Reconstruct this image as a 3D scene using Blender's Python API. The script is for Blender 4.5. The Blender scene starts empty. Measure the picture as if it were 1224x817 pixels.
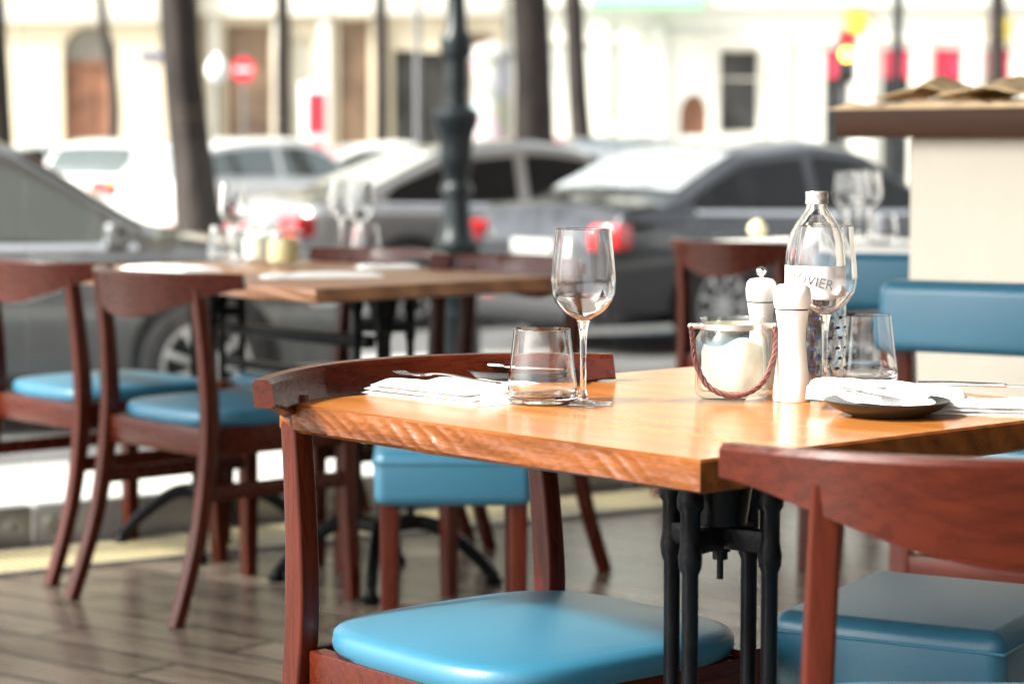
import bpy, bmesh, math, random
import numpy as np
from mathutils import Vector, Matrix, noise
random.seed(7)
R = math.radians
sc = bpy.context.scene
COL = sc.collection

# ------------------------------------------------------------------ camera numbers
FPX, CX, CY, H, HOR = 2890.0, 612.0, 408.5, 1.08, 170.0
PITCH = math.atan((CY - HOR) / FPX)
def ray(px, py):
    r = (px - CX) / FPX; u = (CY - py) / FPX
    c, s = math.cos(PITCH), math.sin(PITCH)
    return Vector((r, c + u * s, -s + u * c))
def at_z(px, py, z=0.0):          # a point at a known height seen at a place of the photo
    d = ray(px, py); t = (z - H) / d.z
    return Vector((0, 0, H)) + d * t
def at_d(px, py, dist):           # a point at a known distance along +Y
    d = ray(px, py)
    return Vector((0, 0, H)) + d * (dist / d.y)

# ------------------------------------------------------------------ materials
def mat(name, color, rough=0.5, metal=0.0, coat=0.0, var=0.0, vscale=8.0, bump=0.0, bscale=60.0,
        emit=None, estr=0.0, trans=0.0, ior=1.5, sheen=0.0, spec=0.5, stretch=(1, 1, 1), rvar=0.0, coat_rough=0.05):
    m = bpy.data.materials.new(name); m.use_nodes = True
    nt = m.node_tree; b = nt.nodes['Principled BSDF']
    b.inputs['Base Color'].default_value = (*color, 1); b.inputs['Roughness'].default_value = rough
    b.inputs['Metallic'].default_value = metal; b.inputs['Coat Weight'].default_value = coat
    b.inputs['Coat Roughness'].default_value = coat_rough
    b.inputs['Transmission Weight'].default_value = trans; b.inputs['IOR'].default_value = ior
    b.inputs['Sheen Weight'].default_value = sheen; b.inputs['Specular IOR Level'].default_value = spec
    if emit: b.inputs['Emission Color'].default_value = (*emit, 1); b.inputs['Emission Strength'].default_value = estr
    tc = nt.nodes.new('ShaderNodeTexCoord'); mp = nt.nodes.new('ShaderNodeMapping')
    mp.inputs['Scale'].default_value = stretch
    nt.links.new(tc.outputs['Object'], mp.inputs['Vector'])
    if var or rvar:
        n = nt.nodes.new('ShaderNodeTexNoise'); n.inputs['Scale'].default_value = vscale; n.inputs['Detail'].default_value = 5
        nt.links.new(mp.outputs['Vector'], n.inputs['Vector'])
        if var:
            mx = nt.nodes.new('ShaderNodeMix'); mx.data_type = 'RGBA'
            mx.inputs['A'].default_value = (*[max(0, c * (1 - var)) for c in color], 1)
            mx.inputs['B'].default_value = (*[min(1, c * (1 + var)) for c in color], 1)
            ra = nt.nodes.new('ShaderNodeMapRange'); ra.inputs['From Min'].default_value = .3; ra.inputs['From Max'].default_value = .7
            nt.links.new(n.outputs['Fac'], ra.inputs['Value']); nt.links.new(ra.outputs['Result'], mx.inputs['Factor'])
            nt.links.new(mx.outputs['Result'], b.inputs['Base Color'])
        if rvar:
            rr = nt.nodes.new('ShaderNodeMapRange'); rr.inputs['From Min'].default_value = .3; rr.inputs['From Max'].default_value = .7
            rr.inputs['To Min'].default_value = max(0, rough - rvar); rr.inputs['To Max'].default_value = rough + rvar
            nt.links.new(n.outputs['Fac'], rr.inputs['Value']); nt.links.new(rr.outputs['Result'], b.inputs['Roughness'])
    if bump:
        n2 = nt.nodes.new('ShaderNodeTexNoise'); n2.inputs['Scale'].default_value = bscale; n2.inputs['Detail'].default_value = 4
        nt.links.new(mp.outputs['Vector'], n2.inputs['Vector'])
        bp = nt.nodes.new('ShaderNodeBump'); bp.inputs['Strength'].default_value = bump; bp.inputs['Distance'].default_value = .004
        nt.links.new(n2.outputs['Fac'], bp.inputs['Height']); nt.links.new(bp.outputs['Normal'], b.inputs['Normal'])
    return m

def wood(name, dark, light, rough, axis, scale, ring=6.0, bump=.15, coat=0.0, rvar=.08, spec=.5, wv=.45):
    """grain running along one local axis"""
    m = bpy.data.materials.new(name); m.use_nodes = True
    nt = m.node_tree; b = nt.nodes['Principled BSDF']; L = nt.links.new
    tc = nt.nodes.new('ShaderNodeTexCoord'); mp = nt.nodes.new('ShaderNodeMapping')
    s = [scale] * 3; s[axis] = scale * .09
    mp.inputs['Scale'].default_value = s; L(tc.outputs['Object'], mp.inputs['Vector'])
    n = nt.nodes.new('ShaderNodeTexNoise'); n.inputs['Scale'].default_value = 1.0; n.inputs['Detail'].default_value = 6
    n.inputs['Distortion'].default_value = .6
    L(mp.outputs['Vector'], n.inputs['Vector'])
    w = nt.nodes.new('ShaderNodeTexWave'); w.inputs['Scale'].default_value = .35; w.inputs['Distortion'].default_value = ring
    w.inputs['Detail'].default_value = 3; w.bands_direction = 'DIAGONAL'
    L(mp.outputs['Vector'], w.inputs['Vector'])
    f = nt.nodes.new('ShaderNodeTexNoise'); f.inputs['Scale'].default_value = 9.0; f.inputs['Detail'].default_value = 3
    L(mp.outputs['Vector'], f.inputs['Vector'])
    a1 = nt.nodes.new('ShaderNodeMath'); a1.operation = 'MULTIPLY_ADD'; a1.inputs[1].default_value = wv
    L(w.outputs['Fac'], a1.inputs[0])
    a2 = nt.nodes.new('ShaderNodeMath'); a2.operation = 'MULTIPLY'; a2.inputs[1].default_value = .95 - wv
    L(n.outputs['Fac'], a2.inputs[0]); L(a2.outputs[0], a1.inputs[2])
    a3 = nt.nodes.new('ShaderNodeMath'); a3.operation = 'MULTIPLY_ADD'; a3.inputs[1].default_value = .35
    L(f.outputs['Fac'], a3.inputs[0]); L(a1.outputs[0], a3.inputs[2])
    cr = nt.nodes.new('ShaderNodeValToRGB')
    cr.color_ramp.elements[0].position = .3; cr.color_ramp.elements[0].color = (*dark, 1)
    cr.color_ramp.elements[1].position = .85; cr.color_ramp.elements[1].color = (*light, 1)
    L(a3.outputs[0], cr.inputs['Fac']); L(cr.outputs['Color'], b.inputs['Base Color'])
    b.inputs['Roughness'].default_value = rough; b.inputs['Coat Weight'].default_value = coat
    b.inputs['Specular IOR Level'].default_value = spec; b.inputs['Coat Roughness'].default_value = .15
    rr = nt.nodes.new('ShaderNodeMapRange'); rr.inputs['To Min'].default_value = rough - rvar; rr.inputs['To Max'].default_value = rough + rvar
    L(n.outputs['Fac'], rr.inputs['Value']); L(rr.outputs['Result'], b.inputs['Roughness'])
    bp = nt.nodes.new('ShaderNodeBump'); bp.inputs['Strength'].default_value = bump; bp.inputs['Distance'].default_value = .002
    L(a3.outputs[0], bp.inputs['Height']); L(bp.outputs['Normal'], b.inputs['Normal'])
    return m

def thin_glass(name, tint, refl_boost=1.0, rough=0.0):
    m = bpy.data.materials.new(name); m.use_nodes = True
    nt = m.node_tree; nt.nodes.clear(); L = nt.links.new
    o = nt.nodes.new('ShaderNodeOutputMaterial'); mx = nt.nodes.new('ShaderNodeMixShader')
    t = nt.nodes.new('ShaderNodeBsdfTransparent'); t.inputs['Color'].default_value = (*tint, 1)
    g = nt.nodes.new('ShaderNodeBsdfGlossy'); g.inputs['Roughness'].default_value = rough
    fr = nt.nodes.new('ShaderNodeLayerWeight'); fr.inputs['Blend'].default_value = .5
    pw = nt.nodes.new('ShaderNodeMath'); pw.operation = 'POWER'; pw.inputs[1].default_value = 4.0; L(fr.outputs['Facing'], pw.inputs[0])
    mu = nt.nodes.new('ShaderNodeMath'); mu.operation = 'MULTIPLY_ADD'; mu.inputs[1].default_value = .85 * refl_boost; mu.inputs[2].default_value = .04 * refl_boost; mu.use_clamp = True
    L(pw.outputs[0], mu.inputs[0]); L(mu.outputs[0], mx.inputs['Fac']); L(t.outputs[0], mx.inputs[1]); L(g.outputs[0], mx.inputs[2])
    L(mx.outputs[0], o.inputs['Surface'])
    return m

M = {}
M['chair_wood'] = wood('stained chair wood', (.026, .0032, .0012), (.074, .0108, .0032), .28, 2, 90, ring=2, bump=.14, spec=.26, wv=.1)
M['rail_wood'] = wood('stained rail wood', (.024, .003, .0012), (.07, .01, .003), .28, 0, 90, ring=2, bump=.2, spec=.26, wv=.1)
M['table_wood'] = wood('honey table wood', (.29, .088, .014), (.47, .18, .04), .21, 1, 26, ring=3, bump=.1, wv=.2, coat=.0, rvar=.07)
M['raw_and_shaded_edge'] = wood('rough sawn and shaded edge', (.05, .013, .0025), (.19, .056, .009), .32, 1, 40, ring=6, bump=.8, spec=.35, rvar=.14, wv=.2)
M['far_table_wood'] = wood('brown table wood', (.16, .06, .02), (.34, .15, .06), .3, 1, 14, bump=.1)
M['counter_wood'] = wood('counter wood', (.03, .01, .0035), (.065, .022, .008), .5, 0, 30, ring=3, bump=.08, spec=.2, wv=.15)
M['leather'] = mat('blue leather', (.024, .127, .2), .32, var=.06, vscale=4, bump=.14, bscale=520, spec=.6)
M['leather_pale'] = mat('pale blue leather', (.03, .17, .26), .38, var=.1, vscale=14, bump=.2, bscale=420)
M['iron'] = mat('black cast iron', (.003, .0033, .0042), .34, metal=.0, spec=.12, bump=.25, bscale=120, var=.3, vscale=30)
M['glass'] = mat('clear glass', (1, 1, 1), 0.0, trans=1.0, ior=1.48)
M['jar_glass'] = thin_glass('greenish jar glass', (.97, .985, .96), 1.0)
M['pane'] = thin_glass('window pane', (.96, .98, .97))
M['pane_edge'] = thin_glass('pane edge', (.8, .84, .82), 1.0)
M['cloth'] = mat('white napkin cloth', (.86, .85, .83), .85, bump=.3, bscale=380, sheen=.2)
M['slate'] = mat('black plate glaze', (.014, .016, .015), .35, var=.2, vscale=40, bump=.1, bscale=90)
M['steel'] = mat('cutlery steel', (.6, .59, .57), .2, metal=1.0, bump=.05, bscale=60)
M['alu'] = mat('brushed aluminium', (.42, .42, .41), .42, metal=.7, var=.12, vscale=20, stretch=(1, 1, 12), bump=.05)
M['cap'] = mat('bottle cap aluminium', (.72, .68, .66), .32, metal=.85)
M['label'] = mat('printed bottle label', (.82, .83, .84), .55)
M['ink'] = mat('label ink', (.05, .05, .06), .6)
M['blue_ink'] = mat('blue printed mark', (.02, .035, .1), .4)
M['mill_white'] = mat('white painted mill', (.82, .79, .72), .32, var=.04, vscale=20)
M['mill_grey'] = mat('grey painted mill', (.5, .5, .46), .35, var=.05, vscale=20)
M['wax'] = mat('candle wax', (.88, .86, .8), .5, sheen=.1)
M['wick'] = mat('candle wick', (.02, .02, .02), .9)
M['rope'] = mat('braided leather cord', (.14, .045, .035), .5, bump=.4, bscale=200)
M['lemon'] = mat('yellow candle wax', (.74, .66, .38), .5)
M['cream_wall'] = mat('cream painted plaster', (.66, .6, .49), .7, var=.04, vscale=3, bump=.08, bscale=140)
M['kraft'] = mat('brown kraft paper', (.76, .56, .33), .8, var=.15, vscale=20, bump=.35, bscale=40)
M['pavement'] = mat('pale pavement', (.5, .49, .46), .8, var=.12, vscale=2.5, bump=.3, bscale=60)
M['asphalt'] = mat('street asphalt', (.1, .1, .1), .85, var=.2, vscale=3, bump=.4, bscale=80)
M['stone_kerb'] = mat('granite kerb', (.38, .37, .35), .7, var=.15, vscale=12)
M['tyre'] = mat('tyre rubber', (.018, .018, .019), .75)
M['rim'] = mat('alloy rim', (.5, .5, .5), .3, metal=.8)
M['arch'] = mat('wheel arch liner', (.006, .006, .007), .9)
M['car_glass'] = mat('tinted car glass', (.004, .005, .006), .03, spec=.25)
M['sky_screen_glass'] = mat('screen glass with painted sky reflection', (.5, .53, .54), .04, metal=.5)  # pale half-metal base carries the bright sky reflected in the screens
M['sky_pale_glass'] = mat('car glass with painted pale reflection', (.16, .185, .18), .04, metal=.6)  # daylight reflected in the car windows is put into this base colour
M['tail'] = mat('red tail light', (.55, .015, .02), .15, coat=.8)
M['amber'] = mat('amber indicator', (.9, .42, .02), .2, emit=(1, .42, .01), estr=.35)
M['brake'] = mat('lit brake light', (.6, .02, .02), .2, emit=(1, .02, .01), estr=.25)
M['headlight'] = mat('headlight lens', (.7, .72, .74), .1, coat=.8)
M['plate'] = mat('number plate', (.4, .4, .39), .4)
M['trim'] = mat('black plastic trim', (.015, .015, .016), .6)
M['chrome'] = mat('chrome', (.75, .75, .76), .12, metal=1.0)
def paint(n, c, metal=0.25): return mat(n, c, .3, metal=metal, coat=1.0, spec=.4)
M['p_dark'] = paint('dark grey car paint', (.14, .145, .148), .8); M['p_black'] = paint('black blue car paint', (.03, .033, .04), .6)
M['p_silver'] = paint('silver car paint', (.3, .305, .31), .8); M['p_white'] = paint('white car paint', (.72, .72, .7), 0)
M['p_greyblue'] = paint('blue grey car paint', (.16, .19, .22)); M['p_red'] = paint('dark red car paint', (.2, .02, .025))
M['bark'] = mat('tree bark', (.03, .022, .019), .9, var=.6, vscale=9, stretch=(1, 1, .25), bump=.9, bscale=14)
M['leaf'] = mat('leaf green', (.07, .11, .025), .6, var=.4, vscale=2)
M['lamp_iron'] = mat('dark green painted iron', (.005, .009, .011), .36, spec=.3, var=.2, vscale=6, bump=.1)
M['lamp_globe'] = mat('white lamp globe', (.85, .85, .83), .3)
M['facade_cream'] = mat('cream facade render', (.6, .52, .38), .85, var=.06, vscale=.8)
M['facade_band'] = mat('pale stone band', (.62, .59, .52), .85, var=.04, vscale=1)
M['facade_beige'] = mat('beige shop facade', (.52, .45, .34), .85, var=.07, vscale=.8)
M['facade_white'] = mat('white facade render', (.66, .65, .6), .85, var=.03, vscale=.8)
M['door_wood'] = mat('old door wood', (.2, .085, .045), .6, var=.35, vscale=2.5)
M['dark_window'] = mat('dark window glass', (.05, .05, .05), .12, var=.6, vscale=1.2)
M['shop_window'] = mat('brown shop window', (.2, .13, .085), .3, var=.5, vscale=.9)
M['fan_light'] = mat('fanlight glass', (.2, .18, .15), .3, var=.2, vscale=2)
M['red_cloth'] = mat('red blind', (.6, .03, .07), .7)
M['green_cloth'] = mat('green awning cloth', (.2, .5, .3), .8)
M['yellow_sign'] = mat('yellow sign', (.85, .62, .06), .5)
M['sign_red'] = mat('sign red', (.72, .03, .05), .4)
M['sign_white'] = mat('sign white', (.8, .8, .8), .4)
M['blue_plate'] = mat('blue enamel plate', (.05, .07, .2), .35)
M['pole_grey'] = mat('grey galvanised pole', (.16, .16, .165), .5, metal=.3)
M['roof_tile'] = mat('grey roof', (.15, .14, .14), .8)

def poster_mat():
    m = mat('pasted posters', (.8, .8, .8), .6); nt = m.node_tree; b = nt.nodes['Principled BSDF']; L = nt.links.new
    tc = nt.nodes.new('ShaderNodeTexCoord'); v = nt.nodes.new('ShaderNodeTexVoronoi'); v.inputs['Scale'].default_value = 2.2
    L(tc.outputs['Object'], v.inputs['Vector'])
    hs = nt.nodes.new('ShaderNodeHueSaturation'); hs.inputs['Saturation'].default_value = .45; hs.inputs['Value'].default_value = .7
    L(v.outputs['Color'], hs.inputs['Color'])
    mx = nt.nodes.new('ShaderNodeMix'); mx.data_type = 'RGBA'; mx.inputs['Factor'].default_value = .5; mx.inputs['B'].default_value = (.4, .34, .34, 1)
    L(hs.outputs['Color'], mx.inputs['A']); L(mx.outputs['Result'], b.inputs['Base Color'])
    return m
M['posters'] = poster_mat()

def floor_mat():
    m = bpy.data.materials.new('plank floor'); m.use_nodes = True; nt = m.node_tree; b = nt.nodes['Principled BSDF']; L = nt.links.new
    tc = nt.nodes.new('ShaderNodeTexCoord'); mp = nt.nodes.new('ShaderNodeMapping')
    mp.inputs['Rotation'].default_value = (0, 0, R(38))
    L(tc.outputs['Object'], mp.inputs['Vector'])
    br = nt.nodes.new('ShaderNodeTexBrick'); br.offset = .37; br.inputs['Scale'].default_value = 1
    br.inputs['Brick Width'].default_value = 1.2; br.inputs['Row Height'].default_value = .145
    br.inputs['Mortar Size'].default_value = .008; br.inputs['Mortar Smooth'].default_value = .1; br.inputs['Bias'].default_value = 0
    br.inputs['Color1'].default_value = (.115, .09, .068, 1); br.inputs['Color2'].default_value = (.19, .153, .12, 1); br.inputs['Mortar'].default_value = (.014, .011, .009, 1)
    L(mp.outputs['Vector'], br.inputs['Vector'])
    m2 = nt.nodes.new('ShaderNodeMapping'); m2.inputs['Scale'].default_value = (2.0, 26, 1); L(mp.outputs['Vector'], m2.inputs['Vector'])
    n = nt.nodes.new('ShaderNodeTexNoise'); n.inputs['Scale'].default_value = 1; n.inputs['Detail'].default_value = 7; n.inputs['Distortion'].default_value = .8
    L(m2.outputs['Vector'], n.inputs['Vector'])
    ra = nt.nodes.new('ShaderNodeMapRange'); ra.inputs['From Min'].default_value = .25; ra.inputs['From Max'].default_value = .75
    ra.inputs['To Min'].default_value = .55; ra.inputs['To Max'].default_value = 1.4; L(n.outputs['Fac'], ra.inputs['Value'])
    mx = nt.nodes.new('ShaderNodeMix'); mx.data_type = 'RGBA'; mx.blend_type = 'MULTIPLY'; mx.inputs['Factor'].default_value = 1
    L(br.outputs['Color'], mx.inputs['A']); L(ra.outputs['Result'], mx.inputs['B']); L(mx.outputs['Result'], b.inputs['Base Color'])
    rr = nt.nodes.new('ShaderNodeMapRange'); rr.inputs['To Min'].default_value = .17; rr.inputs['To Max'].default_value = .32
    L(n.outputs['Fac'], rr.inputs['Value']); L(rr.outputs['Result'], b.inputs['Roughness'])
    bp = nt.nodes.new('ShaderNodeBump'); bp.inputs['Strength'].default_value = .35; bp.inputs['Distance'].default_value = .002
    sb = nt.nodes.new('ShaderNodeMath'); sb.operation = 'MULTIPLY_ADD'; sb.inputs[1].default_value = -2.0
    L(br.outputs['Fac'], sb.inputs[0]); L(n.outputs['Fac'], sb.inputs[2]); L(sb.outputs[0], bp.inputs['Height']); L(bp.outputs['Normal'], b.inputs['Normal'])
    return m
M['floor'] = floor_mat()

def grating_mat():
    m = mat('ribbed brass mat', (.5, .42, .2), .5); nt = m.node_tree; b = nt.nodes['Principled BSDF']; L = nt.links.new
    tc = nt.nodes.new('ShaderNodeTexCoord'); w = nt.nodes.new('ShaderNodeTexWave'); w.inputs['Scale'].default_value = 13; w.bands_direction = 'X'
    L(tc.outputs['Object'], w.inputs['Vector'])
    cr = nt.nodes.new('ShaderNodeValToRGB'); cr.color_ramp.elements[0].position = .25; cr.color_ramp.elements[0].color = (.1, .075, .035, 1)
    cr.color_ramp.elements[1].position = .5; cr.color_ramp.elements[1].color = (.5, .43, .24, 1)
    L(w.outputs['Fac'], cr.inputs['Fac']); L(cr.outputs['Color'], b.inputs['Base Color'])
    bp = nt.nodes.new('ShaderNodeBump'); bp.inputs['Strength'].default_value = .6; bp.inputs['Distance'].default_value = .004
    L(w.outputs['Fac'], bp.inputs['Height']); L(bp.outputs['Normal'], b.inputs['Normal'])
    return m
M['grating'] = grating_mat()

# ------------------------------------------------------------------ mesh helpers
def link(name, me, m, parent=None, smooth=40):
    me.update()
    o = bpy.data.objects.new(name, me); COL.objects.link(o)
    for mm in (m if isinstance(m, (list, tuple)) else [m]): me.materials.append(mm)
    if smooth:
        for p in me.polygons: p.use_smooth = True
        me.set_sharp_from_angle(angle=R(smooth))
    if parent: o.parent = parent
    return o
def fin(name, bm, m, parent=None, smooth=40, recalc=True):
    if recalc: bmesh.ops.recalc_face_normals(bm, faces=bm.faces)
    me = bpy.data.meshes.new(name); bm.to_mesh(me); bm.free()
    return link(name, me, m, parent, smooth)
def box(bm, c, s, rz=0.0, bevel=0.0, seg=2, rx=0.0, ry=0.0):
    T = Matrix.Translation(c) @ Matrix.Rotation(rz, 4, 'Z') @ Matrix.Rotation(rx, 4, 'X') @ Matrix.Rotation(ry, 4, 'Y') @ Matrix.Diagonal((*s, 1))
    r = bmesh.ops.create_cube(bm, size=1.0, matrix=T)
    if bevel:
        es = list({e for v in r['verts'] for e in v.link_edges})
        bmesh.ops.bevel(bm, geom=es, offset=bevel, segments=seg, profile=.5, affect='EDGES')
def lathe(bm, prof, c=(0, 0, 0), segs=40, cap=True, fn=None):
    rings = []
    for r, z in prof:
        if r < 1e-6: rings.append([bm.verts.new((c[0], c[1], c[2] + z))])
        else:
            rg = []
            for k in range(segs):
                a = 2 * math.pi * k / segs; rr = r if fn is None else fn(r, z, a)
                rg.append(bm.verts.new((c[0] + rr * math.cos(a), c[1] + rr * math.sin(a), c[2] + z)))
            rings.append(rg)
    for A, B in zip(rings, rings[1:]):
        for k in range(segs):
            j = (k + 1) % segs
            if len(A) == 1 and len(B) == 1: continue
            if len(A) == 1: bm.faces.new((A[0], B[j], B[k]))
            elif len(B) == 1: bm.faces.new((A[k], A[j], B[0]))
            else: bm.faces.new((A[k], A[j], B[j], B[k]))
    if cap:
        for rg in (rings[0], rings[-1]):
            if len(rg) > 1: bm.faces.new(rg)
def smooth_path(pts, n=6):
    pts = [Vector(p) for p in pts]; out = []
    for i in range(len(pts) - 1):
        p0 = pts[max(i - 1, 0)]; p1 = pts[i]; p2 = pts[i + 1]; p3 = pts[min(i + 2, len(pts) - 1)]
        for k in range(n):
            t = k / n
            out.append(.5 * ((2 * p1) + (p2 - p0) * t + (2 * p0 - 5 * p1 + 4 * p2 - p3) * t * t + (3 * p1 - p0 - 3 * p2 + p3) * t ** 3))
    out.append(pts[-1]); return out
def sweep(bm, pts, sec, side=None, cap=True, sizes=None):
    """sec: list of 2D points; carried along pts; 'side' fixes the section's first axis"""
    pts = [Vector(p) for p in pts]; rings = []; n = len(pts); prev = None
    for i, p in enumerate(pts):
        t = (pts[min(i + 1, n - 1)] - pts[max(i - 1, 0)]).normalized()
        if side is not None: a = Vector(side)
        elif prev is not None: a = prev
        else: a = Vector((1, 0, 0)) if abs(t.x) < .9 else Vector((0, 1, 0))
        a = (a - t * a.dot(t)).normalized(); b = t.cross(a); prev = a
        s = sizes[i] if sizes else (1, 1)
        if not isinstance(s, (tuple, list)): s = (s, s)
        rings.append([bm.verts.new(p + a * (q[0] * s[0]) + b * (q[1] * s[1])) for q in sec])
    k = len(sec)
    for A, B in zip(rings, rings[1:]):
        for j in range(k): bm.faces.new((A[j], A[(j + 1) % k], B[(j + 1) % k], B[j]))
    if cap: bm.faces.new(rings[0]); bm.faces.new(rings[-1])
def circ(r, n=12): return [(r * math.cos(2 * math.pi * k / n), r * math.sin(2 * math.pi * k / n)) for k in range(n)]
def rrect(w, h, r=.004, n=3):
    out = []
    for cx, cy, a0 in ((w / 2 - r, h / 2 - r, 0), (-w / 2 + r, h / 2 - r, 90), (-w / 2 + r, -h / 2 + r, 180), (w / 2 - r, -h / 2 + r, 270)):
        for k in range(n + 1):
            a = R(a0 + 90 * k / n); out.append((cx + r * math.cos(a), cy + r * math.sin(a)))
    return out
def tube(bm, pts, r, n=12, sizes=None): sweep(bm, pts, circ(r, n), sizes=sizes)
def quad(bm, pts): bm.faces.new([bm.verts.new(p) for p in pts])
def thing(name, label, cat, loc=(0, 0, 0), rz=0.0, group=None):
    o = bpy.data.objects.new(name, None); COL.objects.link(o); o.location = loc; o.rotation_euler = (0, 0, rz)
    o.empty_display_size = .1
    return tag(o, label, cat, group)
def tag(o, label, cat, group=None):
    o['label'] = label; o['category'] = cat
    if group: o['group'] = group
    return o
def structure(o, label=None):
    o['kind'] = 'structure'
    if label: o['label'] = label; o['category'] = 'ground'
    return o
def dup(root, loc, rz, label, group=None):
    r = root.copy(); COL.objects.link(r); r.location = loc; r.rotation_euler = (0, 0, rz); r['label'] = label
    if group: r['group'] = group
    for ch in list(root.children):
        c = ch.copy(); COL.objects.link(c); c.parent = r
        for g in list(ch.children):
            d = g.copy(); COL.objects.link(d); d.parent = c
    return r
def facing(v): return math.atan2(v[1], v[0]) - math.pi / 2     # rotation that turns local +Y onto v

U = Vector((.755, .656, 0)); V = Vector((.656, -.755, 0))       # the furniture's two directions
A_U = math.atan2(U.y, U.x)

# ------------------------------------------------------------------ setting
G0, G1 = Vector((-1.357, 6.41, 0)), Vector((.317, 7.50, 0))     # foot of the glass wall
GD = (G1 - G0).normalized(); GN = Vector((-GD.y, GD.x, 0)); GL = .965
A_G = math.atan2(GD.y, GD.x)
def gpt(s, n=0.0, z=0.0): p = G0 + GD * s + GN * n; return Vector((p.x, p.y, z))

bm = bmesh.new(); quad(bm, [gpt(-9, .1), gpt(-9, -14), gpt(14, -14), gpt(14, .1)])
structure(fin('floor', bm, M['floor'], smooth=0), 'grey brown wood plank cafe floor')
bm = bmesh.new(); quad(bm, [gpt(-40, .1, -.12), gpt(40, .1, -.12), gpt(40, 2.2, -.12), gpt(-40, 2.2, -.12)])
quad(bm, [gpt(-40, .1, 0), gpt(40, .1, 0), gpt(40, .1, -.12), gpt(-40, .1, -.12)])
structure(fin('pavement', bm, M['pavement'], smooth=0), 'pale pavement outside the glass wall')
bm = bmesh.new(); box(bm, gpt(0, 2.3, -.22), (80, .2, .204), A_G, .015)
structure(fin('kerb', bm, M['stone_kerb']), 'granite kerb along the street')
bm = bmesh.new(); quad(bm, [(-600, -600, -.35), (600, -600, -.35), (600, 900, -.35), (-600, 900, -.35)])
structure(fin('road', bm, M['asphalt'], smooth=0), 'asphalt street in front of the cafe')
bm = bmesh.new(); quad(bm, [(-60, 46, -.22), (60, 46, -.22), (60, 62, -.22), (-60, 62, -.22)]); quad(bm, [(-60, 46, -.22), (60, 46, -.22), (60, 46, -.35), (-60, 46, -.35)])
structure(fin('pavement', bm, M['pavement'], smooth=0), 'pale pavement across the street')

bm = bmesh.new(); c4 = [gpt(-1.9, .3), gpt(14.9, .3), gpt(14.9, -9), gpt(-1.9, -9)]
c_ = sum(c4, Vector()) / 4; box(bm, (c_.x, c_.y, 3.0), (16.8, 9.3, .2), A_G, .01)  # unseen slab added overhead to shade the tables
M['ceiling'] = mat('ceiling plaster', (.36, .34, .31), .8)
structure(fin('ceiling', bm, M['ceiling'], smooth=0), 'unseen flat ceiling added to shade the cafe tables')
bmu = bmesh.new(); p_ = gpt(2.5, -.05); box(bmu, (p_.x, p_.y, 9.2), (24, .3, 12.1), A_G)  # unseen storeys added so the car sides reflect something dark
M['unseen_wall'] = mat('brown unseen wall', (.2, .15, .115), .8, var=.1, vscale=2)
bm = bmesh.new(); a_, b_, c_ = gpt(6.5, .1), gpt(6.5, -9), gpt(-1.6, -9)
m_ = (a_ + b_) / 2; box(bm, (m_.x, m_.y, 1.455), (.2, 9.1, 2.88), A_G); structure(fin('wall', bm, M['unseen_wall'], smooth=0), 'unseen brown wall added at right to darken glass reflections')  # unseen wall added to darken what the panes reflect
bm = bmesh.new(); m_ = (b_ + c_) / 2; box(bm, (m_.x, m_.y, 1.455), (7.8, .2, 2.88), A_G); structure(fin('wall', bm, M['unseen_wall'], smooth=0), 'unseen brown wall added at the back to cut fill light')  # unseen wall added to hold back light from behind
structure(fin('wall', bmu, M['unseen_wall'], smooth=0), 'unseen upper wall added above the glass to darken car reflections')
# ribbed strip along the glass
t = thing('entrance_mat', 'long yellowish ribbed mat strip in the floor along the glass', 'mat', gpt(0, -.26, 0), A_G)
bm = bmesh.new(); box(bm, (3, 0, .004), (14, .3, .008)); fin('ribbed_surface', bm, M['grating'], t, 0)
bm = bmesh.new()
for s in (-1, 1): box(bm, (3, s * .157, .005), (14, .012, .012))
fin('edge_trim', bm, M['alu'], t, 0)

# glass panels
names = ['glass panel at the far left end, lock on its metal foot rail',
         'glass panel before the nearest grey parked car and the two left chairs',
         'glass panel before the iron lamp post and the silver car',
         'glass panel before the black car, right of the lamp post',
         'glass panel behind the water bottle, ending at the cream counter',
         'glass panel hidden mostly behind the cream service counter']
for i, k in enumerate((-1, 0, 1, 2, 3, 4)):
    t = thing('glass_panel', names[i], 'glass panel', gpt(.07 + k * GL), A_G, 'frameless glass panels of the cafe front')
    bm = bmesh.new(); quad(bm, [(.006, 0, .1), (GL - .006, 0, .1), (GL - .006, 0, 2.7), (.006, 0, 2.7)])
    fin('pane', bm, M['pane'], t, 0)
    bm = bmesh.new(); box(bm, (.002, 0, 1.4), (.0015, .005, 2.6)); fin('edge_seal', bm, M['pane_edge'], t, 0)
    bm = bmesh.new(); box(bm, (GL / 2 + .003, 0, .055), (GL - .012, .05, .11), bevel=.004)
    fr = fin('base_rail', bm, M['alu'], t)
    bm = bmesh.new(); box(bm, (GL / 2 + .003, 0, 2.74), (GL - .012, .05, .09), bevel=.004); fin('top_rail', bm, M['alu'], t)
    for sx in (GL - .055, .06):
        bm = bmesh.new(); T = Matrix.Translation((sx, -.0265, .055)) @ Matrix.Rotation(R(90), 4, 'X')
        lathe(bm, [(0, .004), (.012, .004), (.014, .001), (.020, .001), (.022, .005), (.026, .005), (.028, 0), (.028, -.006)], segs=28)
        bmesh.ops.transform(bm, matrix=T, verts=bm.verts); lk = fin('lock', bm, M['alu'], fr)
        bm = bmesh.new(); box(bm, (sx, -.0315, .055), (.006, .004, .02), bevel=.001); fin('keyhole', bm, M['ink'], fr)
        if k > -1: pass

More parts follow.
